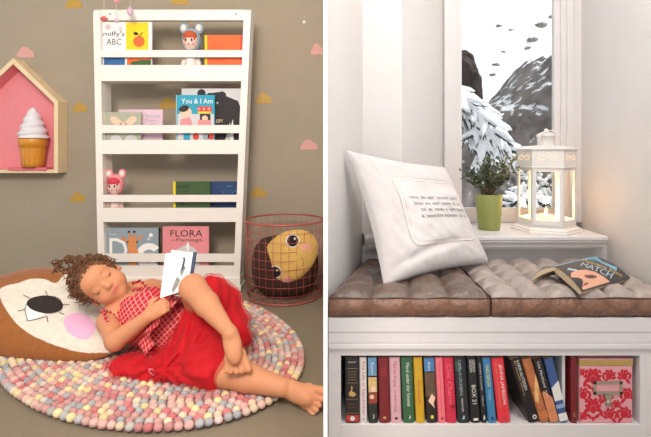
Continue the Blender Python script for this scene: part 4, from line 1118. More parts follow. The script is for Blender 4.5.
def d13(m, fn): vt(m, fn, 'ANDERS ROSLUND', mat('spine_pale', (190, 190, 186), .5), .92, .5, .32); vt(m, fn, 'Odjuret', inkw, .42, .25, .3); m.patch([(-.3, .04), (.3, .06), (.35, .11), (0, .12)], fn, inkw, 1, .0005)
spine_book('slim black book leaning against the blue one', 476.8, 481.6, 481.4, 487.6, 357.4, 423.5, (28, 28, 32), d13)
def d14(m, fn): vt(m, fn, 'VARG BERGIN', inky, .90, .56, .40, -.05); vt(m, fn, 'Dödsler', inksky, .50, .34, .35, -.05); m.patch(circ(0, .07, .3, .025), fn, inkdb, 1, .0005)
spine_book('steel blue book with yellow lettering at the top of its spine', 482.4, 490.4, 488.3, 497.2, 357.4, 424, (58, 124, 168), d14)
def d15(m, fn): vt(m, fn, 'JENNA JAMESON', inkw, .90, .28, .33, .25); vt(m, fn, 'Så älskar du som en porrstjärna', inkg, .92, .22, .16, -.45); m.patch(circ(0, .06, .4, .025), fn, inkr, 1, .0005)
spine_book('bright red book with white capitals, last before the leaning stack', 491.3, 503.4, 498.6, 511.3, 357.4, 424, (222, 52, 66), d15)
def d16(m, fn): vt(m, fn, 'KARIN ALVTEGEN', inkw, .97, .50, .26, .25); vt(m, fn, 'En sannolik historia', inkg, .97, .42, .16, -.3); m.patch(circ(.3, .07, .38, .035), fn, inkw, 1, .0005); m.patch(circ(.3, .07, .2, .018), fn, inkdb, 1, .0008)
spine_book('black book with a white emblem at its foot, leftmost of the leaning stack', 509.5, 519.6, 528.4, 540.2, 357.4, 424, (26, 24, 28), d16, .12)
def d17(m, fn): m.patch([(-.9, .35), (.2, .62), (.9, .75), (.9, .58), (-.2, .30)], fn, cover((224, 178, 116), .2), 1, .0004); R_(m, fn, -.9, .05, .9, .18, cover((196, 116, 70), .3), .0004)
spine_book('orange brown book in the leaning stack', 520.4, 531, 541, 549.6, 357.4, 424, (182, 108, 66), d17, .12, var=.35)
def d18(m, fn): R_(m, fn, -.95, 0.0, .95, .36, cover((208, 134, 92), .2)); m.patch([(-.95, .36), (.95, .36), (-.5, .50), (-.95, .48)], fn, cover((208, 134, 92), .2), 1, .0002); vt(m, fn, 'Liza Marklund', inkw, .95, .55, .25); vt(m, fn, 'Sprängaren', inkw, .5, .38, .2)
spine_book('black book with an orange lower half in the leaning stack', 531.6, 541.6, 550.2, 559, 357.4, 424, (34, 30, 34), d18, .12)
def d19(m, fn): R_(m, fn, -.95, .34, .95, .56, inkw); R_(m, fn, -.95, .02, .95, .14, inkw); R_(m, fn, -.95, .22, .95, .28, cover((140, 160, 196), .2)); m.patch([(-.95, .55), (.95, .55), (.95, .64)], fn, inkw, 1, .0003)
spine_book('blue and white book, rightmost of the leaning stack', 543.2, 552.8, 560, 568.6, 357.4, 423, (58, 88, 140), d19, .12)
def d20(m, fn): vt(m, fn, 'ed', inkg, .16, .10, .3)
spine_book('dark red upright book against the damask box', 571, 578, 571, 578, 357.4, 423, (116, 24, 30), d20)

# ---- damask storage box
bx0, bx1 = (579.6-325.5)*kb, (632.5-325.5)*kb; bz1 = EYE-(358.5-HY)*kb
dmk_p = mat('damask_pink', (222, 158, 162), .55, .05, 40); dmk_r = mat('damask_red', (196, 36, 52), .55, .06, 60); gold_e = mat('gold_edge', (178, 148, 84), .5, .25, 220); steel = mat('brushed_metal', (176, 164, 146), .38, .06, metal=.7)
bx = thing('storage_box', 'pink and red damask storage box with a metal label holder', 'box', ((bx0+bx1)/2, YBK, oz0+.0006)); w2 = (bx1-bx0)/2; Hx = bz1-oz0-.001; zl = Hx-(365.5-358.5)*kb
m = MB(); m.box(-w2, 0, 0, w2, .16, zl-.0005, dmk_p, .003)
s = kb
fnb = lambda u, v: (Vector((u, -.0001, v)), Vector((0, -1, 0)))
def damask(cx, cz, sc_=1.0, flip=1):
    def E(x, z, rx, rz, rot=0, off=.0004):
        pl = circ(cx+x*s*sc_*flip, cz+z*s*sc_, rx*s*sc_, rz*s*sc_, 12, rot*flip)
        pl = [(min(max(a, -w2+.001), w2-.001), min(max(b_, .001), zl-.001)) for a, b_ in pl]
        xs_ = [p_[0] for p_ in pl]; zs_ = [p_[1] for p_ in pl]
        if max(xs_)-min(xs_) > .0012 and max(zs_)-min(zs_) > .0012: m.patch(pl, fnb, dmk_r, 1, off+random.random()*.0001)
    return E
for cx, cz in ((-13, 43), (-13, 13.5)):                   # medallions
    E = damask(cx*s, cz*s, 1.02)
    E(0, 0, 3.0, 4.0)
    for i in range(7):
        a = PI/2+(i-3)*.60; E(5.6*math.cos(a), 1+6.2*math.sin(a), 3.0, 2.0, a)
    for i in (-1, 1): E(i*3.8, -6.5, 3.6, 1.6, i*.7); E(i*8, -3.5, 1.9, 3.4, i*.3); E(i*2.4, 9.8, 2.0, 1.6, i*.5); E(i*6.5, 8.5, 1.2, 2.4, i*.6)
    E(0, -9, 1.5, 2.4)
for cx, cz, f_, q_ in ((3, 47, 1, 1.2), (4, 8, -1, 1.25), (18, 47, -1, 1.2), (18, 9, 1, 1.35), (21, 28, 1, 1.3), (-23, 28, -1, 1.35), (0, 27, 1, 1.25), (11, 34, -1, .9), (10, 18, 1, .9), (-24, 6, 1, .9), (-24, 50, -1, .8)):
    E = damask(cx*s, cz*s, q_*.86, f_)
    E(0, 0, 3.4, 3.4)
    for i in range(5): a = -.4+i*.75; E(5*math.cos(a), 5*math.sin(a), 2.5, 1.3, a+.9)
    E(-3.5, -5, 3.4, 1.4, .8); E(-5.5, -1, 1.3, 3.0, .4)
m.build('body', bx)
m = MB(); m.box(-w2-.0008, -.001, zl, w2+.0008, .161, Hx-.003, gold_e, .001); m.box(-w2-.0008, -.001, Hx-.003, w2+.0008, .161, Hx, dmk_p, .0008); m.build('lid', bx)
hx, hz = (607.5-325.5)*kb-bx.location.x, EYE-(387.5-HY)*kb-bx.location.z
m = MB(); a, b_ = 14.5*s, 6.6*s; t_ = 3.0*s
for q in ((-a, -b_, a, -b_+t_), (-a, b_-t_, a, b_), (-a, -b_, -a+t_, b_), (a-t_, -b_, a, b_)): m.box(hx+q[0], -.0035, hz+q[1], hx+q[2], -.0008, hz+q[3], steel, .0008)
m.box(hx-a+t_, -.0012, hz-b_+t_, hx+a-t_, -.0006, hz+b_-t_, dmk_p); m.build('label_holder', bx)
m = MB(); m.prism([(hx-4*s, hz-b_), (hx+4*s, hz-b_), (hx+2.4*s, hz-b_-4*s), (hx+2.6*s, hz-b_-11*s), (hx-2.6*s, hz-b_-11*s), (hx-2.4*s, hz-b_-4*s)], -.006, -.0008, steel); m.ell((hx, -.006, hz-b_-8*s), (2.8*s, .004, 3*s), steel, sub=2); m.build('pull', bx)

# ---- tufted seat cushions
silk = mat('brown_silk', (120, 82, 60), .42, .25, 34, bump=.6, bscale=70, sheen=.2, spec=.6)
nt = silk.node_tree; silk.node_tree.nodes['Principled BSDF'].inputs['Sheen Tint'].default_value = (.75, .85, 1, 1)
silk3 = mat('umber_silk', (100, 80, 68), .36, .3, 34, bump=.5, bscale=70, sheen=.2, spec=.7)
silk_lit = mat('window_lit_silk', (164, 150, 142), .42, .2, 26, bump=.35, bscale=60, sheen=.2, spec=.6)  # brown silk painted paler for the window light on the right cushion's top
piping = mat('dark_piping', (78, 56, 46), .7, .1)
zc0 = ytop+.0008; zc1 = BZ(291)
def seat_cushion(label, xa0, xa1, xb0, xb1, nu, nv, top, offs):
    """front edge xa0..xa1, back edge xb0..xb1"""
    t = thing('seat_cushion', label, 'cushion', ((xa0+xa1)/2, YF, zc0), 0, 'tufted cushions on the window bench'); o = t.location; hh = zc1-zc0
    rs = random.Random(int(xa0*1000))
    Y0, Y1 = YF+.002, YW-.012
    def XY(u, v): return (xa0+(xa1-xa0)*u)*(1-v)+(xb0+(xb1-xb0)*u)*v, Y0+(Y1-Y0)*v
    def topf(u, v):
        x, y = XY(u, v); a = abs(math.sin(PI*nu*u+offs)); b = abs(math.sin(PI*nv*v))
        puff = (min(a*b, 1))**.38; seam = min(a, b)**.5
        edge = min(min(u, 1-u)*nu*2, min(v, 1-v)*nv*2, 1)
        h = hh-.024+.027*puff*(.6+.4*seam)+.004*(puff)+.003*noise.noise(Vector((x*40, y*40, 0)))
        h = h*(1)-.002*(1-edge)
        return Vector((x, y, zc0+h))-o
    N1, N2 = nu*16+1, nv*16+1
    m = MB(); m.grid(topf, N1, N2, top); 
    def sidef(pa, pb, nseg, nrm):
        def f(u, v):
            p = pa+(pb-pa)*u; a = abs(math.sin(PI*nseg*u+offs)); bul = max(math.sin(PI*v), 0)**.7*(.002+.014*a**.6)+.0016*math.sin(u*nseg*33+2*math.sin(u*50))*(1-a*.6)+.002*noise.noise(Vector((u*30, v*2, 3)))*math.sin(PI*v)
            wave = .002*noise.noise(Vector((u*9, 0, 7)))
            return Vector((p.x, p.y, zc0+.003+(hh-.024-.003)*v+wave))+nrm*bul-o
        return f
    c = [Vector((*XY(0, 0), 0)), Vector((*XY(1, 0), 0)), Vector((*XY(1, 1), 0)), Vector((*XY(0, 1), 0))]
    sm = MB()
    for i in range(4):
        a_, b__ = c[i], c[(i+1) % 4]; e = (b__-a_).normalized(); sm.grid(sidef(a_, b__, nu if i % 2 == 0 else nv, Vector((e.y, -e.x, 0))*(1 if i == 0 else .25)), 80, 9, silk)
    sm.prism([(q.x-o.x, q.y-o.y) for q in c], 0, .004, silk, 'z')
    m.build('top', t); sm.build('side_band', t)
    pp = MB()
    for zz in (.004, hh-.0235):
        path = []
        for i in range(4):
            a_, b__ = c[i], c[(i+1) % 4]
            for j in range(24):
                q = a_.lerp(b__, j/24); ctr = (c[0]+c[2])/2; inn = (ctr-q).normalized()*.001
                path.append(Vector((q.x, q.y+.0, zc0+zz+.0012*math.sin((i*24+j)*.8)+.0015*noise.noise(Vector((j*.4, i, zz*99)))))+inn-o)
        pp.tube(path, .0028, piping, 6, True)
    pp.build('piping', t)
    bt = MB()
    return t
seat_cushion('brown tufted silk seat cushion under the white pillow', .0105, .4905, .149, .505, 4, 4, silk3, 0)
seat_cushion('brown tufted seat cushion with window light painted on its top, under the open paperback', .4965, 1.021, .511, 1.094, 6, 5, silk_lit, 0)

# ---- white linen pillow
linen = mat('white_linen', (216, 210, 208), .9, .03, 60, bump=.3, bscale=500, sheen=.2)
PBL, PBR, PTR, PTL = W(384, 287, 1.462), W(489, 263, 1.68), W(444, 167, 1.775), W(346.5, 150, 1.575)
nP = (PBR-PBL).cross(PTL-PBL).normalized(); nP = nP if nP.y < 0 else -nP
pil = thing('linen_pillow', 'white linen pillow with a stitched text patch leaning in the corner', 'pillow', (PBL+PBR)/2); oP = pil.location.copy()
def pil_s(u, v, sg=1, off=0):
    # inset edges between pointed corners
    du = .035*math.sin(PI*v)*(1-2*u); dv = .035*math.sin(PI*u)*(1-2*v)
    uu, vv = u+du*1.0, v+dv*1.0
    p = PBL.lerp(PBR, uu).lerp(PTL.lerp(PTR, uu), vv)
    a = max(4*u*(1-u), 0); b = max(4*v*(1-v), 0); th = .072*(a*b)**.40
    wr = .014*noise.noise(Vector((u*4, v*4, 2*sg)))+.006*noise.noise(Vector((u*14+v*6, v*9, 5)))
    crease = -.018*math.exp(-((v-.16-.25*(u-.3))**2)/.0016)*math.exp(-((u-.35)**2)/.06)-.014*math.exp(-((v-.10-.18*u)**2)/.0012)*math.exp(-((u-.62)**2)/.03)
    e = min(a, b)**.5
    sag = .0
    return p+nP*(sg*(th*(1 if sg > 0 else .5))+(wr+crease*(sg > 0))*e+off)-oP
m = MB(); m.grid(lambda u, v: pil_s(u, v, 1), 80, 80, linen); m.grid(lambda u, v: pil_s(u, v, -1), 80, 80, linen, flip=True); m.build('cover', pil)
pf = lambda u, v: (pil_s(u, v), nP)
rr = []
def rrect(u0, v0, u1, v1, r, n=6):
    out_ = []
    for cx2, cy2, a0 in ((u1-r, v1-r, 0), (u0+r, v1-r, PI/2), (u0+r, v0+r, PI), (u1-r, v0+r, 1.5*PI)):
        for i in range(n+1): a = a0+PI/2*i/n; out_.append((cx2+r*math.cos(a), cy2+r*math.sin(a)))
    return out_
lin2 = mat('linen_patch', (220, 214, 212), .9, .03, 80); thr = mat('linen_thread', (206, 196, 188), .9, .03); ink_g = mat('grey_ink', (98, 92, 96), .8, .1)
m = MB(); m.patch(dens(rrect(.24, .22, .94, .80, .08), .02), pf, lin2, 30, .0016)
pth = dens(rrect(.24, .22, .94, .80, .08, 8), .015); m.tube([pf(*q)[0]+nP*.0012 for q in pth], .0016, thr, 5, True); m.tube([pf(*q)[0]+nP*.0018 for q in dens(rrect(.27, .25, .91, .77, .06, 8), .015)], .0009, thr, 5, True)
for tx, v, u0, u1 in (('LONG  IN  HET  HOOFD  LEGT', .615, .32, .86), ('ZACH  AN  HUT  LAUW  TE  ZO', .56, .34, .88), ('DE  IK  NUN  &  OM  PAAR', .505, .40, .90), ('&  EENIGEN  KOMEN  VO  A', .45, .38, .91)):
    m.text(tx, pf, ink_g, (u0+u1)/2, v, u1-u0, .024, .0034)
m.build('text_patch', pil)

# ---- paperback lying open face down
cvk = mat('paperback_cover', (50, 46, 50), .35, .06, 40, coat=.3); cvb = mat('paperback_blue', (110, 178, 206), .35, .05, coat=.3)
S0, S1 = W(555, 266.5, 1.545), W(597, 256.5, 1.735)                         # ridge near and far end
S0.z = zc1+.048; S1.z = zc1+.044
S0, S1 = Wz(555, 266.5, zc1+.050), Wz(597, 256.5, zc1+.048)
E0, E1 = W(582, 291.5, 1.435), W(631, 278, 1.565)
zt2 = zc1+.006
E0, E1 = Wz(582, 291.5, zc1+.004), Wz(631, 278, zc1+.005)
G0, G1 = Wz(531, 278, zc1+.006), Wz(574, 267, zc1+.006)
ob2 = thing('paperback', 'open paperback lying face down on the right seat cushion', 'book', Vector(((S0.x+E0.x)/2, 1.55, zc1)))
oo = ob2.location.copy()
def cov(A0, A1, B0, B1, bow, off, sgn):
    """board from the ridge A to the fore-edge B, bowed upward"""
    nn = (B0-A0).cross(A1-A0).normalized(); nn = nn if nn.z > 0 else -nn
    return lambda u, v: (A0.lerp(A1, v).lerp(B0.lerp(B1, v), u)+nn*(bow*math.sin(PI*u)+off)-oo, nn)
fr = cov(S0, S1, E0, E1, .008, 0, 1); bkc = cov(S0, S1, G0, G1, .010, 0, 1)
m = MB(); m.grid(lambda u, v: fr(u, v)[0], 20, 12, cvk); m.grid(lambda u, v: fr(u, v)[0]-fr(u, v)[1]*.001, 20, 12, cvk, flip=True)
fo = lambda u, v: fr(u, v)
fc_m = mat('printed_face', (222, 164, 136), .4, .08, 30, coat=.3); fc_d = mat('printed_shade', (120, 72, 62), .4, .1, coat=.3); or_m = mat('ribbon_yellow', (220, 186, 110), .4, .04, coat=.3); wt_m = mat('title_blue_white', (176, 204, 222), .4, .03, coat=.3)
m.patch([(.52, .02), (.40, .10), (.36, .24), (.42, .40), (.56, .50), (.78, .56), (.95, .58), (.97, .04)], fo, fc_m, 6, .0004)
m.patch([(.0, .62), (.0, .98), (.60, .98), (.72, .88), (.40, .84), (.10, .80)], fo, cvb, 6, .0004)
m.patch([(.58, .26), (.62, .38), (.70, .46), (.76, .40), (.72, .28), (.66, .24)], fo, fc_d, 3, .0007); m.patch(circ(.69, .35, .028, .05, 12), fo, cvk, 2, .0010)
m.patch([(.80, .16), (.84, .22), (.88, .14), (.86, .08)], fo, fc_d, 2, .0008)
m.patch([(.20, .16), (.34, .26), (.40, .22), (.25, .10)], fo, wt_m, 2, .0006)
def tilt_text(body, mm, u_, v_, w_, h_, a_): m.text(body, lambda u, v: fo(v, u), mm, v_, u_, w_, h_, .001, ang=a_)
# title runs from the near left to the far right across the cover
def lt(body, mm, p0, p1, hgt):
    V, Fc = text2d(body); xs = [q[0] for q in V]; ys = [q[1] for q in V]; d = Vector(p1)-Vector(p0); nn2 = Vector((-hgt[0], -hgt[1])); out_ = []
    for a, c in V:
        t = (a-min(xs))/(max(xs)-min(xs)); r = (c-min(ys))/(max(ys)-min(ys)); q = Vector(p0)+d*t-nn2*r; pt, nr = fo(q.x, q.y); out_.append(pt+nr*.0011)
    m.add(out_, Fc, mm)
lt('MATCH', wt_m, (.24, .40), (.88, .64), (-.13, .15)); lt('Maktens barn', or_m, (.04, .58), (.92, .84), (-.07, .09)); 
m.build('front_cover', ob2)
m = MB(); m.grid(lambda u, v: bkc(u, v)[0], 20, 12, cvb); m.grid(lambda u, v: bkc(u, v)[0]-bkc(u, v)[1]*.001, 20, 12, cvb, flip=True); m.build('back_cover', ob2)
def block(A0, A1, B0, B1, bow, th):
    f = cov(A0, A1, B0, B1, bow, 0, 1); m = MB()
    def top_(u, v): p, nr = f(u*.985, .004+.992*v); return p-nr*.0016
    def bot_(u, v): p, nr = f(u*.985, .004+.992*v); return p-nr*(.0016+th*(.55+.45*math.sin(PI*min(u*.9+.1, 1))))
    m.grid(top_, 16, 8, pagem); m.grid(bot_, 16, 8, pagem, flip=True)
    for vv in (0, 1): m.grid(lambda u, w_: top_(u, vv).lerp(bot_(u, vv), w_), 16, 3, pagem, smooth=False)
    m.grid(lambda v, w_: top_(1, v).lerp(bot_(1, v), w_), 8, 3, pagem, smooth=False); m.grid(lambda v, w_: top_(0, v).lerp(bot_(0, v), w_), 8, 3, pagem, smooth=False)
    return m
block(S0, S1, E0, E1, .008, .021).build('page_block', ob2); block(S0, S1, G0, G1, .010, .014).build('page_block', ob2)

# ---- potted plant on the sill
YP = 1.90; zs_ = zsill+.0008
pt = thing('potted_plant', 'small leafy shrub in a lime green pot on the windowsill', 'plant', ((489-325.5)/F*YP, YP, zs_)); k2 = YP/F
lime = mat('lime_glaze', (142, 148, 80), .45, .05, 10, coat=.3); soil = mat('soil', (60, 46, 36), .95, .2, 90)
ph_ = (229.5-194.5)*k2; r0, r1 = 10.6*k2, 13.2*k2
m = MB(); m.lathe([(0, 0), (r0*.96, 0), (r0, .003), (r1, ph_-.002), (r1-.001, ph_), (r1-.004, ph_), (r1-.005, ph_-.012), (0, ph_-.012)], lime, cap=False, n=40); m.build('pot', pt)
m = MB(); m.lathe([(0, 0), (r1-.006, 0), (r1-.006, .003), (0, .006)], soil, (0, 0, ph_-.0125), 24, cap=False); m.build('soil', pt)
leafm = [mat('leaf_dark', (62, 78, 52), .5, .2, 60), mat('leaf_mid', (96, 106, 72), .5, .2, 60), mat('leaf_light', (150, 148, 96), .5, .2, 60)]
stem_m = mat('stem', (92, 72, 52), .7, .2); rp_ = random.Random(3)
st = MB(); lf = MB(); pos = pt.location
def leaf(p, d, s_, mm):
    d = d.normalized(); a = d.orthogonal().normalized(); a = (Matrix.Rotation(rp_.uniform(0, 6.28), 3, d) @ a); n2 = d.cross(a)
    lf.add([p, p+d*s_*.45+a*s_*.32+n2*s_*.08, p+d*s_, p+d*s_*.45-a*s_*.32+n2*s_*.08], [(0, 1, 2, 3)], mm)
for i in range(70):
    side_ = i >= 62
    if side_: tgt = W(rp_.uniform(505, 524), rp_.uniform(152, 172), YP+rp_.uniform(-.06, .0))-pos
    else:
        a = rp_.uniform(0, 6.28); r = math.sqrt(rp_.random()); tgt = W(486+25*r*math.cos(a), 173+16.5*r*math.sin(a), YP+rp_.uniform(-.075, .085)*math.sqrt(1-r*r*.8))-pos
    b0 = Vector((rp_.uniform(-.02, .02), rp_.uniform(-.02, .02), ph_-.01)); mid = b0.lerp(tgt, .5)+Vector((0, 0, .02)); pts = []
    for t in np.linspace(0, 1, 7): pts.append(b0*(1-t)**2+mid*2*t*(1-t)+tgt*t*t)
    st.tube(pts, [.0014*(1-.6*t) for t in np.linspace(0, 1, 7)], stem_m, 4)
    for j in range(16 if not side_ else 14):
        t = rp_.uniform(.45, 1.05); k_ = min(int(t*6), 5); p = pts[k_].lerp(pts[k_+1], min(t*6-k_, 1)); d = Vector((rp_.uniform(-1, 1), rp_.uniform(-1, 1), rp_.uniform(-.3, 1)))
        leaf(p, d, rp_.uniform(.010, .017), leafm[2] if side_ and rp_.random() < .6 else leafm[0 if rp_.random() < .62 else (1 if rp_.random() < .8 else 2)])
st.build('stems', pt); lf.build('foliage', pt)

# ---- white metal lantern
YL = 1.885; kl = YL/F; lx = (546.0-325.5)/F*YL
ln = thing('lantern', 'white hexagonal metal candle lantern standing lit on the windowsill', 'lantern', (lx, YL, zs_))
lwm = mat('white_enamel', (226, 220, 214), .4, .03, coat=.2)
def lz(py): return EYE-(py-HY)/F*YL-zs_
Rh = 27.2*kl*.98; rot0 = math.radians(-22)                # one face turned to the room
def hexp(r, a0=0): return [(r*math.cos(rot0+PI/3*i+a0), r*math.sin(rot0+PI/3*i+a0)) for i in range(6)]
m = MB(); m.lathe([(Rh*1.24, 0), (Rh*1.24, .004), (Rh*1.16, .008), (Rh*1.16, .013), (Rh*1.05, .020), (Rh*1.05, .024), (.0, .024)], lwm, n=6, cap=True, smooth=False, rot=rot0); m.build('base', ln)
zlo, zhi = .024, lz(167.5); ztop = lz(149)
m = MB()
hp1 = hexp(Rh)
for i in range(6):
    a = Vector((*hp1[i], 0)); b = Vector((*hp1[(i+1) % 6], 0)); e = (b-a); L2 = e.length; e.normalize(); nr = Vector((e.y, -e.x, 0))
    def fb(u0, u1, z0, z1, t0=-.0, t1=.006):
        vs = []
        for z in (z0, z1):
            for u, t in ((u0, t0), (u1, t0), (u1, t1), (u0, t1)): q = a+e*(u*L2)-nr*t; vs.append((q.x, q.y, z))
        m.add(vs, [(3, 2, 1, 0), (4, 5, 6, 7), (0, 1, 5, 4), (1, 2, 6, 5), (2, 3, 7, 6), (3, 0, 4, 7)], lwm)
    fb(0, .12, zlo, zhi); fb(.88, 1, zlo, zhi); fb(.121, .879, zlo, zlo+.026); fb(.121, .879, zhi-.010, zhi)
m.build('frame', ln)
m = MB()                                                     # door frame on the room-facing side
fi = min(range(6), key=lambda i: (hp1[i][1]+hp1[(i+1) % 6][1]))
a = Vector((*hp1[fi], 0)); b = Vector((*hp1[(fi+1) % 6], 0)); e = (b-a); L2 = e.length; e.normalize(); nr = Vector((e.y, -e.x, 0))
if nr.y > 0: nr = -nr
def db(u0, u1, z0, z1, t0=.0005, t1=.004):
    vs = []
    for z in (z0, z1):
        for u, t in ((u0, t0), (u1, t0), (u1, t1), (u0, t1)): q = a+e*(u*L2)+nr*t; vs.append((q.x, q.y, z))
    m.add(vs, [(3, 2, 1, 0), (4, 5, 6, 7), (0, 1, 5, 4), (1, 2, 6, 5), (2, 3, 7, 6), (3, 0, 4, 7)], lwm)
for q in ((.04, .13, zlo+.006, zhi-.004), (.87, .96, zlo+.006, zhi-.004), (.131, .869, zlo+.006, zlo+.020), (.131, .869, zhi-.014, zhi-.004)): db(*q)
m.build('door', ln, fix=True)
lgl = mat('lantern_glass', (255, 250, 240), .03, 0, trans=1); lgl.node_tree.nodes['Principled BSDF'].inputs['IOR'].default_value = 1.01
for i in range(6):
    m = MB(); a = Vector((*hp1[i], 0)); b = Vector((*hp1[(i+1) % 6], 0)); c_ = (a+b)*.5; e = (b-a)*.38; cc = c_*.985
    m.add([tuple(cc-e+Vector((0, 0, zlo+.02))), tuple(cc+e+Vector((0, 0, zlo+.02))), tuple(cc+e+Vector((0, 0, zhi-.008))), tuple(cc-e+Vector((0, 0, zhi-.008)))], [(0, 1, 2, 3)], lgl); m.build('pane', ln)
# roof band: solid ring with self-lit scrolls imitating candlelight through cut-outs
m = MB(); zb2 = zhi+.0005
m.lathe([(Rh*1.05, zb2), (Rh*1.06, zb2+.004), (Rh*1.03, zb2+.006)], lwm, n=6, cap=False, smooth=False, rot=rot0)
hole = mat('scroll_glow', (255, 214, 150), .6, 0, emit=.55)  # nothing is cut through; the glow stands in for candlelight
for i in range(6):
    a = Vector((*hexp(Rh*1.02)[i], 0)); b = Vector((*hexp(Rh*1.02)[(i+1) % 6], 0)); m.add([(a.x, a.y, zb2), (b.x, b.y, zb2), (b.x, b.y, ztop), (a.x, a.y, ztop)], [(0, 1, 2, 3)], lwm)
m.lathe([(Rh*1.02, ztop-.004), (Rh*1.09, ztop-.002), (Rh*1.09, ztop+.001), (Rh*.80, ztop+.012), (Rh*.40, lz(145.5)), (0, lz(145.3))], lwm, n=6, cap=False, smooth=False, rot=rot0)
for i in range(6):
    a = Vector((*hexp(Rh*1.02)[i], 0)); b = Vector((*hexp(Rh*1.02)[(i+1) % 6], 0)); e = (b-a).normalized(); nr = Vector((e.y, -e.x, 0)); nr = nr if nr.dot(a+b) > 0 else -nr; c_ = (a+b)*.5+Vector((0, 0, (zb2+ztop)/2+.002))
    sp2 = lambda x, z: c_+e*x*kl+Vector((0, 0, z*kl))+nr*.0006
    for sd in (-1, 1):
        pts = [sp2(sd*(1+4.2*(1-math.cos(t))*.9), 2.6*math.sin(t)*(1-.06*t)) for t in np.linspace(-.2, 5.2, 16)]
        m.tube(pts, .0010, hole, 5)
    for x in (-7, 0, 7): m.ell(sp2(x, 5.2 if x == 0 else 4.4), (.0015,)*3, hole, sub=1)
m.build('roof_band', ln)
m = MB(); zc = lz(146)
m.lathe([(8.2*kl, zc), (8.2*kl, zc+9*kl), (9.2*kl, zc+9.5*kl), (9.2*kl, zc+11*kl), (6*kl, zc+13.2*kl), (2*kl, zc+14.6*kl), (1.6*kl, zc+17*kl), (0, zc+17.6*kl)], lwm, n=24, cap=False)
m.build('chimney', ln)
m = MB(); m.tube([(11*kl*math.cos(t), -9.4*kl-1*kl*math.sin(t)+3*kl*math.sin(t), zc+6*kl+9.2*kl*math.sin(t)) for t in np.linspace(-.4, PI+.4, 20)], .0024, lwm, 8); m.build('handle', ln)
cd = tag(None, None) if False else None
candle_m = mat('candle_wax', (250, 240, 220), .5, .02); candle_m.node_tree.nodes['Principled BSDF'].inputs['Subsurface Weight'].default_value = .0
cz = zs_+.0245
cdl = thing('candle', 'short white pillar candle burning inside the white lantern', 'candle', (lx, YL, cz))
m = MB(); m.lathe([(0, 0), (.024, 0), (.025, .002), (.025, .036), (.022, .039), (0, .036)], candle_m, cap=False, n=28); m.build('wax', cdl)
fl = mat('flame', (255, 196, 110), .5, 0, emit=14)
m = MB(); m.lathe([(0, .037), (.0035, .041), (.005, .049), (.003, .060), (0, .070)], fl, cap=False, n=14); m.build('flame', cdl)
pl = bpy.data.lights.new('candle_light', 'POINT'); pl.energy = 1.9; pl.color = (1, .62, .30); pl.shadow_soft_size = .012
plo = bpy.data.objects.new('candle_light', pl); C.objects.link(plo); plo.location = (lx, YL, cz+.095)

# ================================================================ snowy garden outside
snow = mat('snow', (246, 247, 250), .8, .10, 3, bump=.6, bscale=6); rock = mat('wet_rock', (134, 127, 122), .85, .5, 2.6, bump=.7, bscale=7); nt = rock.node_tree; N = nt.nodes; L = nt.links; b = N['Principled BSDF']
ge = N.new('ShaderNodeNewGeometry'); sp = N.new('ShaderNodeSeparateXYZ'); L.new(ge.outputs['Normal'], sp.inputs[0])
n2 = N.new('ShaderNodeTexNoise'); n2.inputs['Scale'].default_value = 5; tc = [n for n in N if n.type == 'TEX_COORD'][0]; L.new(tc.outputs['Object'], n2.inputs['Vector'])
ad = N.new('ShaderNodeMath'); ad.operation = 'MULTIPLY_ADD'; L.new(n2.outputs[0], ad.inputs[0]); ad.inputs[1].default_value = 1.3; L.new(sp.outputs[2], ad.inputs[2])
mr = N.new('ShaderNodeMapRange'); mr.inputs[1].default_value = 1.30; mr.inputs[2].default_value = 1.40; L.new(ad.outputs[0], mr.inputs[0])
mx = N.new('ShaderNodeMix'); mx.data_type = 'RGBA'; L.new(mr.outputs[0], mx.inputs['Factor']); L.new(b.inputs['Base Color'].links[0].from_socket, mx.inputs[6]); mx.inputs[7].default_value = (.88, .9, .93, 1); L.new(mx.outputs[2], b.inputs['Base Color'])
bark = mat('dark_bark', (74, 66, 62), .9, .3, 6, bump=.6, bscale=14)
fir = mat('fir_needles', (62, 72, 64), .8, .25, 8)
random.seed(4)
def terr(u, v):
    x = -1+9*u; y = 3.4+9.6*v; z = -1.6+5.9*max(v-.10, 0)**1.0*1.25+.28*noise.noise(Vector((x*.8, y*.8, 0)))+.10*noise.noise(Vector((x*2.5, y*2.5, 4)))
    return Vector((x, y, z))
m = MB(); m.grid(terr, 120, 120, snow); g = m.build('ground_snow'); tag(g, kind='structure')
def rocky(name, label, poly, Y, depth, mm, seed, cap=False):
    """outline polygon in the photo at distance Y, given real thickness and a broken surface"""
    pts = [W(px, py, Y) for px, py in poly]; c = sum(pts, Vector())/len(pts); m = MB()
    out_ = spline_closed([(p.x-c.x, p.z-c.z) for p in pts], 160)
    def f(u, v):
        i = int(u*160+.5) % 160; q = out_[i]; ph = PI*(v-.5); r = max(math.cos(ph), 0)**.5; y = math.sin(ph)*depth
        p = Vector((q.x*r, y, q.y*r)); nse = noise.noise(Vector((p.x*1.6+seed, p.y*1.6, p.z*1.6)))*.16+noise.noise(Vector((p.x*5+seed, p.y*5, p.z*3)))*.09+noise.noise(Vector((p.x*13+seed, p.y*13, p.z*9)))*.04
        return p*(1+nse*.5)+Vector((0, -nse*1.0, 0))
    m.grid(f, 160, 60, mm, closeu=True, flip=True, smooth=False); o = m.build(name, loc=c); tag(o, label, 'rock'); return o
rocky('rock', 'large dark pointed boulder rising from the snow outside the window', [(531, 62), (541, 80), (556, 96), (575, 140), (590, 215), (500, 215), (478, 180), (482, 120), (498, 100), (515, 80)], 7.2, 1.2, rock, 1)
rocky('rock', 'low dark rock at the foot of the left window edge outside', [(450, 140), (470, 128), (492, 150), (505, 180), (500, 225), (440, 225), (436, 180)], 6.0, .7, rock, 9)
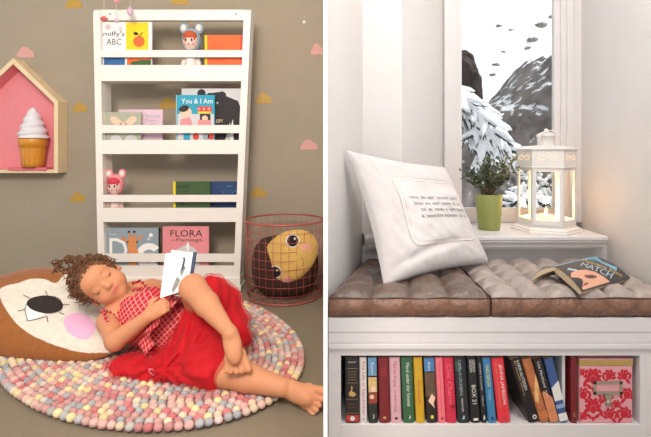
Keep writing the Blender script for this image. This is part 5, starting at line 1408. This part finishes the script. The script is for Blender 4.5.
rocky('rock', 'narrow dark crag beside the left window edge, above the snowy fir', [(456, 52), (466, 58), (472, 76), (476, 98), (472, 118), (456, 124), (440, 110), (444, 70)], 8.2, .6, bark, 5)
for i, (px, py, r) in enumerate(((496, 65, 3.0), (541, 26, 5), (552, 17, 2.6), (533, 40, 4.2), (528, 48, 2.6), (511, 30, 2), (493, 75, 2.6), (503, 52, 1.8), (499, 26, 2.2))):
    Y = 9.0
    d = Vector(((px-325.5)/F, 1, -(py-HY)/F)); o_ = Vector((0, 0, EYE)); Yh = None
    for st_ in range(400):
        Yt = 4+st_*.022; p = o_+d*Yt; uu_, vv_ = (p.x+1)/9, (Yt-3.4)/9.6
        if p.z < terr(uu_, vv_).z: Yh = Yt; break
    Yh = Yh or 9; p = o_+d*Yh; s_ = r*Yh/F
    m = MB(); b = bmesh.new(); bmesh.ops.create_icosphere(b, subdivisions=2, radius=1)
    for v in b.verts: v.co = Vector((v.co.x*s_*1.35, v.co.y*s_, v.co.z*s_*.8))*(1+.35*noise.noise(v.co*1.7+Vector((i*3, 0, 0))))
    m.bm(b, rock); tag(m.build('small_rock', loc=p), 'small dark rock poking out of the snowy slope outside', 'rock', 'small rocks on the snowy slope')
# snow laden fir branches, left of the window view
def fir_bough(label, root_px, tips, Y):
    root = W(*root_px, Y); t = thing('fir_bough', label, 'branch', root, 0, None); wood = MB(); sn = MB(); nd = MB()
    for tx, ty, w_ in tips:
        tip = W(tx, ty, Y+random.uniform(-.4, .3))-root; pts = [tip*s2_+Vector((0, 0, .10*math.sin(PI*s2_)))*1 for s2_ in np.linspace(0, 1, 9)]
        wood.tube(pts, [.018*(1-.8*q) for q in np.linspace(0, 1, 9)], bark, 5)
        for i in range(46):
            s2_ = random.uniform(.12, 1); p = tip*s2_+Vector((0, 0, .10*math.sin(PI*s2_))); d = (tip.normalized()*random.uniform(.3, 1)+Vector((random.uniform(-1, 1), random.uniform(-1, .6), random.uniform(-.7, .5)))*.9).normalized()
            ln_ = random.uniform(.10, .24)*w_; q = p+d*ln_-Vector((0, 0, .03)); nd.tube([p-Vector((0, 0, .02)), q-Vector((0, 0, .04))], [.014*w_, .004], fir, 4)
            sn.tube([p+Vector((0, 0, .012)), p.lerp(q, .3)+Vector((0, 0, .018)), p.lerp(q, .7)+Vector((random.uniform(-.02, .02), 0, .012)), q], [.030*w_*random.uniform(.6, 1.5), .036*w_*random.uniform(.5, 1.3), .026*w_, .006], snow, 6)
    wood.build('branch', t); nd.build('needles', t); sn.build('snow_cover', t)
fir_bough('snow laden fir bough reaching in from the left behind the plant', (440, 92), [(508, 153, 1.0), (500, 140, 1.0), (495, 128, .9), (486, 118, .9), (478, 108, .8), (488, 150, .9), (470, 140, .8), (515, 158, .7), (480, 160, .7), (505, 130, .6)], 4.6)
fir_bough('snowy fir bough low outside between the plant and the lantern', (560, 215), [(520, 190, .7), (512, 200, .7), (528, 170, .6), (505, 205, .6), (530, 205, .8), (548, 160, .6)], 5.0)
